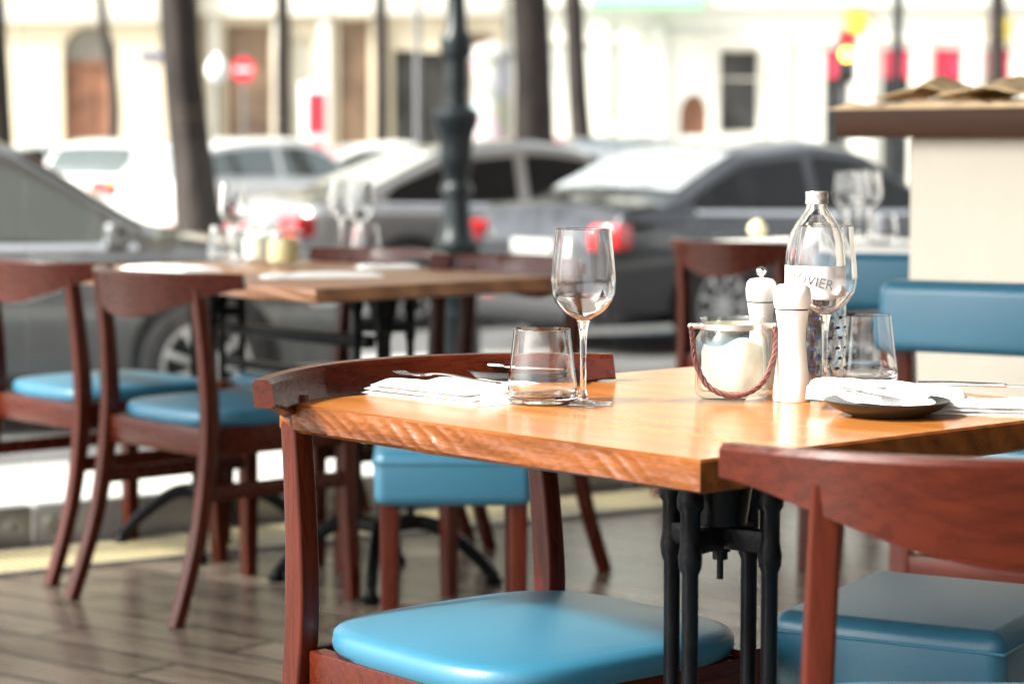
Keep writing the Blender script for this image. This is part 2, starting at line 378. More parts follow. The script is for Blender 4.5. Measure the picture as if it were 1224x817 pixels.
# ------------------------------------------------------------------ chairs
def seat_pad(w_f, w_b, d, th, z0, y0, m, parent, dome=.012, name='seat', nx=20, ny=20, power=4.0):
    """upholstered pad with rounded corners; grid top + skirt"""
    bm = bmesh.new(); rings = []
    N = 64
    def outline(a, s):
        ca, sa = math.cos(a), math.sin(a)
        k = (abs(ca) ** power + abs(sa) ** power) ** (-1 / power)
        x, y = ca * k, sa * k
        w = (w_b + (w_f - w_b) * (y + 1) / 2) / 2
        return x * w * s, y * d / 2 * s
    levels = [(.985, 0), (1.0, .006), (1.008, th * .45), (1.0, th * .75), (.975, th * .93), (.93, th * 1.03)]
    for s, z in levels:
        rings.append([bm.verts.new((*[q + (y0 if i else 0) for i, q in enumerate(outline(2 * math.pi * k / N, s))], z0 + z)) for k in range(N)])
    for s in (.8, .6, .4, .2):
        z = th * 1.03 + dome * (1 - (s / .93) ** 2)
        rings.append([bm.verts.new((*[q + (y0 if i else 0) for i, q in enumerate(outline(2 * math.pi * k / N, s))], z0 + z)) for k in range(N)])
    for A, B in zip(rings, rings[1:]):
        for k in range(N): bm.faces.new((A[k], A[(k + 1) % N], B[(k + 1) % N], B[k]))
    c = bm.verts.new((0, y0, z0 + th * 1.03 + dome))
    for k in range(N): bm.faces.new((rings[-1][k], rings[-1][(k + 1) % N], c))
    bm.faces.new(rings[0])
    return fin(name, bm, m, parent, 60)

def make_wood_chair(label):
    t = thing('dining_chair', label, 'chair', group='wooden dining chairs with blue seats')
    for s in (-1, 1):
        bm = bmesh.new()
        pts = smooth_path([(s * .222, -.325, 0), (s * .215, -.258, .2), (s * .21, -.222, .42), (s * .205, -.224, .58), (s * .2, -.244, .758)], 6)
        n = len(pts); sizes = [(1, .86 + .3 * math.exp(-((i / n - .55) / .25) ** 2)) for i in range(n)]
        sweep(bm, pts, rrect(.031, .034, .005), side=(1, 0, 0), sizes=sizes)
        fin('rear_leg', bm, M['chair_wood'], t)
        bm = bmesh.new()
        sweep(bm, [(s * .212, .18, 0), (s * .205, .175, .2), (s * .2, .171, .446)], rrect(.042, .042, .006), side=(1, 0, 0), sizes=[.78, .9, 1.0])
        fin('front_leg', bm, M['chair_wood'], t)
        bm = bmesh.new(); sweep(bm, [(s * .2125, -.245, .29), (s * .204, .16, .29)], rrect(.02, .035, .004), side=(1, 0, 0))
        fin('stretcher', bm, M['rail_wood'], t)
    bm = bmesh.new()
    for s in (-1, 1): box(bm, (s * .203, -.022, .405), (.026, .35, .064), s * -.012, .003)
    box(bm, (0, .175, .405), (.359, .026, .064), 0, .003); box(bm, (0, -.218, .405), (.384, .026, .064), 0, .003)
    fin('seat_frame', bm, M['rail_wood'], t)
    seat_pad(.445, .43, .415, .034, .437, -.012, M['leather'], t, .016)
    # bent top rail: tall in the middle, tapering to blunt ends that reach forward
    bm = bmesh.new(); rings = []; N = 40
    for i in range(N + 1):
        f = -1 + 2 * i / N; x = .292 * f
        y = -.295 + .13 * abs(f) ** 2.1
        tx = Vector((.292, .13 * 2.1 * abs(f) ** 1.1 * (1 if f > 0 else -1), 0)).normalized(); nrm = Vector((-tx.y, tx.x, 0))
        hgt = .034 + .074 * max(0, math.cos(f * math.pi / 2 * 1.02)) ** 1.3
        top = .79 - .002 * f * f; bot = top - hgt; th = .0125 + .004 * (1 - abs(f))
        lean = .02
        prof = [(-th, bot), (-th - .0, bot + hgt * .4), (-th, top - .006), (-th + .005, top), (th - .005, top), (th, top - .006), (th, bot + hgt * .4), (th, bot + .003), (th - .004, bot), (-th + .003, bot - .001)]
        rings.append([bm.verts.new((x - nrm.x * (-q) * 1 + 0, y + nrm.y * q - lean * (z - .7) / .1, z)) for q, z in prof])
    k = len(prof)
    for A, B in zip(rings, rings[1:]):
        for j in range(k): bm.faces.new((A[j], A[(j + 1) % k], B[(j + 1) % k], B[j]))
    bm.faces.new(rings[0]); bm.faces.new(rings[-1])
    fin('back_rail', bm, M['rail_wood'], t, 35)
    return t

GC = 'wooden dining chairs with blue seats'
chair0 = make_wood_chair('wooden chair with blue seat tucked under the left edge of the front table')
def place(o, p, rz): o.location = p; o.rotation_euler = (0, 0, rz)
def chair_at_leg(px, py, side, face):          # put the chair so that a rear foot (side -1 its left, +1 its right) stands at a photo point
    a = facing(face); q = at_z(px, py, 0); l = Matrix.Rotation(a, 3, 'Z') @ Vector((side * .222, -.325, 0)); return q - l, a

# front chair tucked in at the -U side: the rail's middle stands outside the far left edge
def chair_at_rail(x, y, face):                 # the middle of the back rail over this floor point
    a = facing(face); l = Matrix.Rotation(a, 3, 'Z') @ Vector((0, -.305, 0)); return Vector((x, y, 0)) - l, a
p, a = chair_at_rail(-.163, 3.25, (.64, -.77)); place(chair0, p, a)
p, a = chair_at_rail(.496, 2.21, (.05, 1)); dup(chair0, p, a, 'nearest wooden chair, its curved back rail filling the lower right corner', GC)
p, a = chair_at_leg(210, 750, 1, (.75, .66)); dup(chair0, p, a, 'wooden chair with curved back at near left corner of the far table', GC)
p, a = chair_at_leg(61, 700, 1, (.75, .66)); dup(chair0, p, a, 'leftmost wooden chair, cut by the picture edge, beside glass wall', GC)
p, a = chair_at_leg(723, 682, -1, (-.75, -.66)); dup(chair0, p, a, 'wooden chair at right side of far table, splayed leg beside the front table', GC)
q = Vector(p) - V * .53; dup(chair0, q, a, 'wooden chair at far right corner of the far table, before the lamp post', GC)
p, a = chair_at_rail(.60, 7.15, (.75, .66)); dup(chair0, p, a, 'wooden chair behind the candle jar, backing onto the black car', GC)

def make_stool(label):
    t = thing('padded_stool', label, 'stool', group='backless stools with thick blue seats')
    bm = bmesh.new(); box(bm, (0, 0, .42), (.315, .37, .112), 0, .023, 5)
    for v in bm.verts:
        if v.co.z > .44: v.co.z += .012 * max(0, (1 - (v.co.x / .16) ** 2)) * max(0, (1 - (v.co.y / .19) ** 2))
    s = fin('seat', bm, M['leather'], t, 50)
    bm = bmesh.new(); pts = [(-.1585, -.186, .452), (.1585, -.186, .452), (.1585, .186, .452), (-.1585, .186, .452)]
    for i in range(4): tube(bm, [pts[i], pts[(i + 1) % 4]], .0022, 6)
    fin('seam', bm, M['leather_pale'], s)
    for sx in (-1, 1):
        for sy in (-1, 1):
            bm = bmesh.new(); sweep(bm, [(sx * .128, sy * .155, 0), (sx * .128, sy * .155, .37)], rrect(.036, .036, .004), side=(1, 0, 0), sizes=[.85, 1.0])
            fin('leg', bm, M['chair_wood'], t)
    bm = bmesh.new()
    box(bm, (0, 0, .12), (.24, .018, .03), 0, .003)
    for sx in (-1, 1): box(bm, (sx * .128, 0, .12), (.016, .27, .028), 0, .003)
    fin('stretcher', bm, M['rail_wood'], t)
    return t
st0 = make_stool('blue padded stool seen under the front table edge, between two chairs')
q = at_d(541, 500, 4.9); place(st0, (q.x, q.y, 0), R(2))
q = Vector((.33, 3.09, 0)); ax = Vector((.87, -.5, 0)); ay = Vector((.5, .87, 0))
dup(st0, q + ax * .158 + ay * .185, math.atan2(ax.y, ax.x), 'thick blue padded stool at lower right, below the nearest chair rail', 'backless stools with thick blue seats')

def make_pad_chair(label):
    t = thing('padded_chair', label, 'chair', group='chairs with blue padded backs')
    for s in (-1, 1):
        bm = bmesh.new(); sweep(bm, smooth_path([(s * .2, -.25, 0), (s * .2, -.22, .4), (s * .2, -.25, .76)], 5), rrect(.045, .04, .005), side=(1, 0, 0)); fin('rear_leg', bm, M['chair_wood'], t)
        bm = bmesh.new(); sweep(bm, [(s * .2, .2, 0), (s * .2, .2, .37)], rrect(.04, .04, .005), side=(1, 0, 0), sizes=[.85, 1]); fin('front_leg', bm, M['chair_wood'], t)
        bm = bmesh.new(); box(bm, (s * .2, -.01, .22), (.02, .4, .035), 0, .003); fin('stretcher', bm, M['rail_wood'], t)
    bm = bmesh.new(); box(bm, (0, -.237, .225), (.36, .02, .042), 0, .003); fin('stretcher', bm, M['rail_wood'], t)
    bm = bmesh.new(); box(bm, (0, 0, .42), (.45, .45, .11), 0, .025, 4); fin('seat', bm, M['leather'], t, 50)
    bm = bmesh.new(); box(bm, (0, -.262, .735), (.47, .085, .142), 0, .028, 5)
    for v in bm.verts: v.co.y -= .018 * (1 - (v.co.x / .235) ** 2)
    fin('backrest', bm, M['leather'], t, 50)
    return t
pc = make_pad_chair('chair with blue padded backrest before the cream counter')
q = at_d(1078, 400, 4.85); f = Vector((.5, .86, 0)); ax = Vector((f.y, -f.x, 0))
place(pc, Vector((q.x, q.y, 0)) + ax * .2 + f * .25, facing(f))
q = at_d(1062, 330, 6.0); f = Vector((.3, .95, 0))
dup(pc, Vector((q.x, q.y, 0)) + f * .26, facing(f), 'chair with blue padded backrest at the white topped table beyond the bottle', 'chairs with blue padded backs')

# ------------------------------------------------------------------ tables
def slab(name, w, l, th, z, mats, parent, live=.0, seed=0):
    """top of u-width w and v-length l; local x = U, y = -V; rough edge at -x"""
    bm = bmesh.new(); N = 60; ring = []
    pts = []
    def edge(p, q, n):
        return [(p[0] + (q[0] - p[0]) * i / n, p[1] + (q[1] - p[1]) * i / n) for i in range(n)]
    c = [(-w / 2, -l / 2), (w / 2, -l / 2), (w / 2, l / 2), (-w / 2, l / 2)]
    pts = edge(c[0], c[1], 24) + edge(c[1], c[2], 24) + edge(c[2], c[3], 24) + edge(c[3], c[0], 260)
    prof = [(.005, -th)] + [(.0, -th * q) for q in np.linspace(.9, .1, 17)] + [(.0, -.003), (.003, 0)]
    rings = []
    for ins, dz in prof:
        rg = []
        for (x, y) in pts:
            k = ins
            X = x - math.copysign(min(k, abs(x)), x) * (abs(x) > w / 2 - .001)
            Y = y - math.copysign(min(k, abs(y)), y) * (abs(y) > l / 2 - .001)
            Z = z + dz
            if live and x < -w / 2 + .001 and abs(y) < l / 2 - .004:
                f = -dz / th
                X += live * (noise.noise((y * 3.1 + seed, f * .5, 1)) * 1.2 + noise.noise((y * 9 + f * 2.2 + seed, f * 1.4, 4)) * .55)
                X += live * .9 * (.5 - f) * noise.noise((y * 5 + seed, 9, 0))
                gate = min(1.0, max(0, noise.noise((y * 6 + seed * 2, 5, 1)) * 1.3 + .3 + y * 1.6)) if live < .006 else .2
                ph = y * 190 + f * 10.5 + 2.6 * noise.noise((y * 11, f * .6, 2 + seed))
                X += .0034 * gate * (abs(math.sin(ph / 2)) ** .7 - .6) * min(1, 5 * f) * min(1, 6 * (1 - f)) + .0009 * noise.noise((y * 120, f * 6, 3))
                if f > .9: Z += .006 * noise.noise((y * 7, 3, seed))
            rg.append(bm.verts.new((X, Y, Z)))
        rings.append(rg)
    k = len(pts)
    for A, B in zip(rings, rings[1:]):
        for j in range(k):
            fc = bm.faces.new((A[j], A[(j + 1) % k], B[(j + 1) % k], B[j]))
            if (j >= 72 or j < 24) and live: fc.material_index = 1  # front right side gets the dark edge wood to stand for its shade
    bm.faces.new(rings[0]); bm.faces.new(rings[-1])
    return fin(name, bm, mats, parent, 38)

def column(bm, x, y, z0, z1, r=.0115):
    prof = [(r * 1.5, z0), (r * 1.5, z0 + .02), (r, z0 + .035), (r, z1 - .12), (r * 1.35, z1 - .112), (r * 1.45, z1 - .1), (r * 1.2, z1 - .085), (r * 1.2, z1 - .05), (r * 1.6, z1 - .044), (r * 1.6, z1 - .032), (r * 1.25, z1 - .022), (r * 1.6, z1)]
    lathe(bm, prof, (x, y, 0), 16)
def pedestal(t, cx, cy, rot, foot=.27, z1=.716, a=.046):
    rm = Matrix.Translation((cx, cy, 0)) @ Matrix.Rotation(rot, 4, 'Z')
    for sx, sy in ((-1, -1), (1, -1), (1, 1), (-1, 1)):
        bm = bmesh.new(); column(bm, sx * a, sy * a, .14, z1, .0096); bmesh.ops.transform(bm, matrix=rm, verts=bm.verts); fin('column', bm, M['iron'], t)
    bm = bmesh.new(); box(bm, (0, 0, z1 - .0), (.26, .26, .012), 0, .002)
    lathe(bm, [(.036, z1 - .006), (.036, z1 - .03), (.03, z1 - .07)], segs=20)
    for r_ in (45, 135): box(bm, (0, 0, z1 - .085), (.13, .02, .026), R(r_), .003)
    bmesh.ops.transform(bm, matrix=rm, verts=bm.verts); hd = fin('head_bracket', bm, M['iron'], t)
    bm = bmesh.new(); lathe(bm, [(.0, z1 - .135), (.004, z1 - .134), (.004, z1 - .112), (.009, z1 - .111), (.009, z1 - .103), (.012, z1 - .102), (.012, z1 - .099)], segs=12)
    bmesh.ops.transform(bm, matrix=rm, verts=bm.verts); fin('bolt', bm, M['iron'], hd)
    bm = bmesh.new(); box(bm, (0, 0, .15), (.15, .15, .03), 0, .006); 
    bmesh.ops.transform(bm, matrix=rm, verts=bm.verts); fin('collar', bm, M['iron'], t)
    for k in range(4):
        an = R(45 + 90 * k); d = Vector((math.cos(an), math.sin(an), 0))
        bm = bmesh.new()
        pts = smooth_path([d * .04 + Vector((0, 0, .15)), d * .12 + Vector((0, 0, .145)), d * (foot * .8) + Vector((0, 0, .085)), d * foot + Vector((0, 0, .03)), d * (foot + .012) + Vector((0, 0, .012))], 5)
        n = len(pts); sweep(bm, pts, rrect(.03, .034, .008), sizes=[1.1 - .35 * i / n for i in range(n)])
        lathe(bm, [(.022, 0), (.024, .012), (.016, .02), (.012, .035)], tuple(d * (foot + .008)), 14)
        bmesh.ops.transform(bm, matrix=rm, verts=bm.verts); fin('foot', bm, M['iron'], t)

TL = at_z(334, 480, .75); 
W_T, L_T = .75, .752
TC = Vector((TL.x, TL.y, 0)) + U * (W_T / 2) + V * (L_T / 2)
ft = thing('cafe_table', 'front wooden table with rough sawn edge and black iron base', 'table', (TC.x, TC.y, 0), A_U)
slab('tabletop', W_T, L_T, .037, .75, [M['table_wood'], M['raw_and_shaded_edge']], ft, .0042, 3)
bp_ = at_d(861, 640, 2.74); lp = Matrix.Rotation(-A_U, 3, 'Z') @ (Vector((bp_.x, bp_.y, 0)) - TC)
pedestal(ft, lp.x, lp.y, R(9) - A_U, .27)

FC = at_z(378, 345, .75)                                          # near corner of the far table
W_F, L_F = .76, 1.2
FT = Vector((FC.x, FC.y, 0)) + U * (W_F / 2) - V * (L_F / 2)
t = thing('cafe_table', 'long wooden table by the glass wall, set for four', 'table', (FT.x, FT.y, 0), A_U)
slab('tabletop', W_F, L_F, .034, .75, [M['far_table_wood'], M['far_table_wood']], t, .012, 8)
pedestal(t, 0, -.36, 0, .26); pedestal(t, 0, .36, 0, .26)
bm = bmesh.new(); box(bm, (0, 0, .59), (.03, .62, .03), 0, .004); box(bm, (0, 0, .5), (.022, .62, .022), 0, .004); fin('tie_bar', bm, M['iron'], t)

RT = Vector((.665, 7.15, 0)) + U * .62
M['linen'] = mat('white table cloth', (.8, .78, .73), .8, bump=.1, bscale=200)
t = thing('cafe_table', 'pale topped table beyond the bottle, against the glass wall', 'table', (RT.x, RT.y, 0), A_U)
slab('tabletop', .72, 1.0, .03, .765, [M['linen'], M['linen']], t, .0, 8)
pedestal(t, 0, -.25, 0, .26, .735)

# ------------------------------------------------------------------ glassware
def wine_glass(label, p, group=None, segs=48):
    t = thing('wine_glass', label, 'wine glass', p, 0, group)
    w = .0011
    def fine(p): return [(max(0.0, v.x), v.y) for v in smooth_path([Vector((a, b, 0)) for a, b in p], 4)]
    out = [(0, .1065), (.006, .107), (.012, .1095), (.022, .1155), (.032, .125), (.0385, .137), (.0408, .15), (.0405, .163), (.0388, .182), (.0366, .202), (.0352, .221)]
    inn = [(r - w, z + (.0 if i else 0)) for i, (r, z) in enumerate(out[3:])]
    inn = [(.0, .1085), (.006, .1089), (.0115, .1112), (.0213, .1169), (.0311, .1262)] + [(r - w, z) for r, z in out[5:]]
    bm = bmesh.new(); lathe(bm, fine(out) + [(.0348, .2216)] + fine(inn[::-1]), segs=segs, cap=False); fin('bowl', bm, M['glass'], t, 28)
    bm = bmesh.new(); lathe(bm, [(0, .1063), (.0085, .1066), (.0068, .101), (.0052, .093), (.0042, .08), (.0038, .05), (.0042, .02), (.006, .009), (.008, .0062), (0, .0062)], segs=24, cap=False); fin('stem', bm, M['glass'], t, 60)
    bm = bmesh.new(); lathe(bm, [(0, .0005), (.037, .0005), (.0385, .0015), (.037, .0026), (.02, .004), (.008, .006), (0, .006)], segs=segs, cap=False); fin('foot', bm, M['glass'], t, 60)
    return t
def tumbler(label, p, group=None):
    w = .0014
    bm = bmesh.new()
    lathe(bm, [(0, .0008), (.036, .0005), (.043, .003), (.0452, .008), (.0452, .015), (.0442, .024), (.0422, .04), (.0398, .06), (.0375, .078), (.0358, .094), (.035, .0948), (.0358 - w, .094), (.0375 - w, .078), (.0398 - w, .06), (.0422 - w, .04), (.0442 - w, .024), (.0435, .016), (.0415, .0112), (.036, .0088), (.02, .0078), (0, .0076)], segs=48, cap=False)
    o = fin('water_tumbler', bm, M['glass'], None, 28); o.location = p
    return tag(o, label, 'tumbler', group)
ZT = .7505
def on(px, py, z=ZT): return at_z(px, py, z)
GW = 'stemmed wine glasses'; GTU = 'tapered water tumblers'
wine_glass('empty wine glass on front table, beside the left tumbler', on(697, 483.5), GW)
wine_glass('empty wine glass standing in front of the water bottle', on(985, 473), GW)
tumbler('tapered tumbler beside napkin at left of front table', on(648, 481.5), GTU)
tumbler('tapered tumbler between the bottle and the right napkin', on(1033, 458), GTU)

# bottle
pb = on(974, 464)
t = thing('water_bottle', 'clear glass water bottle with silver cap on front table', 'bottle', pb)
prof = [(0, .001), (.034, .001), (.0395, .005), (.0405, .012)]
prof += [(.0405, z) for z in np.linspace(.014, .1, 34)]
prof += [(.041, .106), (.041, .165), (.0405, .18), (.0385, .195), (.034, .21), (.027, .223), (.0195, .233), (.0145, .241), (.0132, .248), (.0132, .258)]
def relief(r, z, a):
    if .016 < z < .098 and r > .036:
        return r + .0003 * math.cos(a * 14 + (math.floor((z - .014) / .0148) % 2) * math.pi) * abs(math.sin((z - .014) / .0148 * math.pi))
    return r
inner = [(max(r - .0028, 0), z) for r, z in prof[3:]]
bm = bmesh.new(); lathe(bm, prof + inner[::-1] + [(.03, .008), (0, .009)], segs=84, cap=False, fn=relief); fin('bottle_body', bm, M['glass'], t, 50)
bm = bmesh.new(); lathe(bm, [(0, .264), (.0145, .264), (.0152, .2625), (.0152, .258), (.0147, .257), (.0152, .2555), (.0147, .254), (.0152, .2525), (.0152, .2475), (.0142, .2472)], segs=40, cap=False); fin('cap', bm, M['cap'], t, 30)
bm = bmesh.new(); r = .0415
rg = []
for k in range(41):
    an = R(-90 - 105 + 210 * k / 40); rg.append([bm.verts.new((r * math.cos(an), r * math.sin(an), z)) for z in (.118, .166)])
for A, B in zip(rg, rg[1:]): bm.faces.new((A[0], B[0], B[1], A[1]))
lab = fin('label_band', bm, M['label'], t, 60)
cu = bpy.data.curves.new('label_text', 'FONT'); cu.body = 'OVIER'; cu.size = .019; cu.align_x = 'CENTER'; cu.shear = .25
to = bpy.data.objects.new('lettering', cu); COL.objects.link(to)
bpy.context.view_layer.update()
me = bpy.data.meshes.new_from_object(to.evaluated_get(bpy.context.evaluated_depsgraph_get()))
bpy.data.objects.remove(to)
for v in me.vertices:
    an = R(-90) + (v.co.x - .009) / .0418; z = .1445 + v.co.y - .25 * (v.co.x + .02) * .9; v.co = (.0424 * math.cos(an), .0424 * math.sin(an), z)
link('lettering', me, M['ink'], lab, 0)
bm = bmesh.new()
for row in range(6):
    for k in range(6):
        an = R(-90 - 62 + 124 * k / 5 + (row % 2) * 7); z = .03 + row * .0135
        pts = []
        for da, dz in ((-.1, .0006), (-.02, .0024), (.08, .0016), (.13, -.0008), (.02, -.0018), (-.08, -.0016)):
            pts.append((.0419 * math.cos(an + da), .0419 * math.sin(an + da), z + dz))
        quad(bm, pts)
fin('printed_marks', bm, M['blue_ink'], t, 0)

# mills
def mill(label, p, m, hgt, rad, knob):
    t = thing('pepper_mill', label, 'pepper mill', p); k = hgt; r = rad
    bm = bmesh.new(); lathe(bm, [(0, 0), (r * .98, 0), (r * 1.0, .004), (r * .98, k * .1), (r * .84, k * .3), (r * .72, k * .5), (r * .74, k * .62), (r * .86, k * .74), (r * .9, k * .776), (0, k * .776)], segs=40, cap=False); fin('body', bm, m, t, 35)
    bm = bmesh.new(); lathe(bm, [(0, k * .776), (r * .84, k * .777), (r * .84, k * .787), (0, k * .79)], segs=40, cap=False); fin('groove', bm, M['trim'], t, 30)
    bm = bmesh.new(); lathe(bm, [(0, k * .79), (r * .92, k * .79), (r * .99, k * .84), (r * 1.0, k * .9), (r * .93, k * .96), (r * .75, k * .99), (r * .4, k * 1.0), (0, k * 1.0)], segs=40, cap=False); fin('head', bm, m, t, 35)
    if knob:
        bm = bmesh.new(); lathe(bm, [(.003, k), (.003, k + .003), (.006, k + .0045), (.0075, k + .009), (.006, k + .0135), (0, k + .0155)], segs=20); fin('knob', bm, M['chrome'], t, 60)
mill('white pepper mill in front of the water bottle', on(946, 478.5), M['mill_white'], .15, .0242, False)
mill('grey mill with metal knob behind the candle jar', on(909, 463), M['mill_grey'], .148, .0208, True)

# candle jar
def candle_jar(label, p, wax, handle=True, group=None):
    t = thing('candle_jar', label, 'candle jar', p, 0, group)
    o_ = [(0, .001), (.04, .001), (.0468, .006), (.048, .015), (.048, .068), (.0465, .08), (.042, .087), (.0405, .09), (.0405, .1), (.042, .104)]
    i_ = [(.0395, .1045), (.0375, .1), (.0375, .09), (.0395, .086), (.0435, .079), (.0452, .068), (.0452, .016), (.042, .011), (0, .0105)]
    bm = bmesh.new(); lathe(bm, o_ + i_, segs=56, cap=False); fin('jar', bm, M['jar_glass'], t, 60)
    bm = bmesh.new()
    def wob(r, z, a): return r * (1 + .03 * math.sin(a * 2 + 1) * (z > .04))
    lathe(bm, [(0, .0125), (.0385, .0125), (.0395, .02), (.039, .058), (.036, .07), (.026, .067), (.012, .058), (0, .057)], segs=40, cap=False, fn=wob)
    for v in bm.verts:
        if v.co.z > .05: v.co.z += .006 * math.sin(v.co.x * 90) 
    c = fin('candle', bm, wax, t, 60)
    bm = bmesh.new(); tube(bm, [(0, 0, .056), (.001, 0, .064), (.003, .001, .069)], .0009, 6); fin('wick', bm, M['wick'], c)
    bm = bmesh.new(); lathe(bm, [(.0412, .0905), (.0425, .0905), (.0425, .0975), (.0412, .0975), (.0412, .0905)], segs=48, cap=False)
    for s in (-1, 1):
        box(bm, (s * .0465, 0, .094), (.012, .012, .007), 0, .002); lathe(bm, [(0, .0905), (.004, .091), (.0055, .094), (.004, .097), (0, .0985)], (s * .053, 0, 0), 14)
    fin('neck_band', bm, M['cap'], t, 40)
    if handle:
        pts = smooth_path([(-.053, -.002, .092), (-.0525, -.022, .075), (-.05, -.035, .05), (-.036, -.05, .022), (-.012, -.0562, .0105), (.012, -.0562, .012), (.034, -.05, .026), (.048, -.036, .052), (.0525, -.022, .074), (.053, -.002, .092)], 14)
        for st in (0, 1, 2):
            pass
        bm = bmesh.new(); n = len(pts)
        for st in range(3):
            pp = []
            for i, q in enumerate(pts):
                tg = (pts[min(i + 1, n - 1)] - pts[max(i - 1, 0)]).normalized(); a1 = tg.cross(Vector((0, -1, .3))).normalized(); b1 = tg.cross(a1)
                ph = i * .42 + st * 2.094; pp.append(q + a1 * .002 * math.cos(ph) + b1 * .002 * math.sin(ph))
            tube(bm, pp, .002, 7)
        fin('rope_handle', bm, M['rope'], t, 60)
    return t
candle_jar('glass jar with white candle and brown rope handle', on(875, 476), M['wax'], True, 'candle jars on the tables')

# plates
def plate(label, p, group='small black side plates', sx=1.0):
    bm = bmesh.new()
    lathe(bm, [(0, .0), (.04, .0), (.048, .002), (.066, .010), (.0755, .0175), (.0765, .0192), (.0745, .0197), (.064, .0135), (.045, .0075), (0, .0065)], segs=56, cap=False)
    for v in bm.verts: v.co.x *= sx
    o = fin('side_plate', bm, M['slate'], None, 50); o.location = p
    return tag(o, label, 'plate', group)
pl1 = on(1060, 496); plate('black side plate under napkin and fork, right of front table', pl1)
pl2 = on(622, 457); plate('black side plate behind the tumbler at left of front table', pl2)

# napkins: layered folded cloth
def napkin(label, p, rz, w, l, layers, parent=None, seed=0, roll=0.0, tilt=None, hgt=.004, group='folded white napkins'):
    """soft folded slab, local x long (l), y wide (w)"""
    bm = bmesh.new(); nx, ny = 44, 20; z = 0
    for ly in range(layers):
        sh = 1 - ly * .1; ox = (random.random() - .5) * .008; oy = ly * -.006
        top = []; bot = []
        for i in range(nx + 1):
            a = []; b = []
            for j in range(ny + 1):
                f = -1 + 2 * i / nx; g = -1 + 2 * j / ny
                e = max(0, 1 - abs(f) ** 10) ** .5 * max(0, 1 - abs(g) ** 6) ** .5
                x = f * l / 2 * sh + ox; y = g * w / 2 * sh + oy
                wv = .0034 * noise.noise((x * 22 + seed, y * 26, ly)) + .0014 * noise.noise((x * 60, y * 50 + seed, ly))
                rl = roll * max(0, 1 - ((g - .0) / .8) ** 2) * (1 + .35 * noise.noise((x * 14, seed, 0)))
                zz = z + hgt * e + rl * e + wv * e
                a.append(bm.verts.new((x, y, zz))); b.append(bm.verts.new((x, y, z)))
            top.append(a); bot.append(b)
        for i in range(nx):
            for j in range(ny):
                bm.faces.new((top[i][j], top[i + 1][j], top[i + 1][j + 1], top[i][j + 1]))
                bm.faces.new((bot[i][j], bot[i][j + 1], bot[i + 1][j + 1], bot[i + 1][j]))
        for i in range(nx):
            for j in (0, ny): bm.faces.new((top[i][j], top[i + 1][j], bot[i + 1][j], bot[i][j]))
        for j in range(ny):
            for i in (0, nx): bm.faces.new((top[i][j], top[i][j + 1], bot[i][j + 1], bot[i][j]))
        z += hgt * .9 + roll * .6
    o = fin('napkin', bm, M['cloth'], None, 70); o.location = p; o.rotation_euler = (0, 0, rz)
    if tilt: o.rotation_euler = (tilt[0], tilt[1], rz)
    return tag(o, label, 'napkin', group)

def fork(label, p, rz, tilt=0.0, group='forks'):
    bm = bmesh.new()
    sweep(bm, smooth_path([(-.1, 0, .002), (-.05, 0, .003), (0, 0, .006), (.03, 0, .005), (.045, 0, .002)], 5), rrect(.009, .0022, .001), side=(0, 1, 0), sizes=[(1.2 - .7 * i / 20, 1) for i in range(21)])
    box(bm, (.054, 0, .0022), (.022, .022, .002), 0, .0009)
    for k in range(4): sweep(bm, smooth_path([(.064, -.0085 + k * .0057, .0022), (.085, -.0085 + k * .0057, .001), (.1, -.0085 + k * .0057, .004)], 4), rrect(.003, .002, .0008), side=(0, 1, 0))
    o = fin('fork', bm, M['steel'], None, 50); o.location = p; o.rotation_euler = (0, tilt, rz); return tag(o, label, 'fork', group)
def knife(label, p, rz, tilt=0.0, group='knives', roll=0.0):
    bm = bmesh.new()
    sweep(bm, smooth_path([(-.1, 0, .004), (-.06, 0, .005), (0, 0, .0045), (.01, 0, .004)], 5), rrect(.013, .007, .003), side=(0, 1, 0), sizes=[(1.05 - .35 * i / 15, 1 - .35 * i / 15) for i in range(16)])
    pts = [(.01, -.006), (.02, -.009), (.08, -.009), (.104, -.003), (.108, .003), (.09, .006), (.01, .006)]
    b_ = [bm.verts.new((x, y, .0032)) for x, y in pts]; t_ = [bm.verts.new((x, y, .0047)) for x, y in pts]
    bm.faces.new(b_); bm.faces.new(t_)
    for i in range(len(pts)): bm.faces.new((b_[i], b_[(i + 1) % 7], t_[(i + 1) % 7], t_[i]))
    o = fin('knife', bm, M['steel'], None, 40); o.location = p; o.rotation_euler = (roll, tilt, rz); return tag(o, label, 'knife', group)

# left place setting
a0, a1 = on(452, 466), on(606, 484); dv = a1 - a0
napkin('white folded napkin along the left front edge, cutlery on top', (a0 + a1) / 2, math.atan2(dv.y, dv.x), .075, .235, 3, seed=2, roll=.0045)
c_ = on(540, 463); 
napkin('white napkin fold lying behind the cutlery at left', on(565, 463), math.atan2(dv.y, dv.x) + .12, .1, .16, 1, seed=9, roll=.003, hgt=.008)
fork('fork lying on the left napkin', on(535, 470) + Vector((0, 0, .019)), math.atan2(dv.y, dv.x) + math.pi, 0, 'forks on napkins')
knife('table knife resting across the left black plate', pl2 + Vector((-.03, -.005, .0195)), R(-25) , 0, 'knives beside plates')
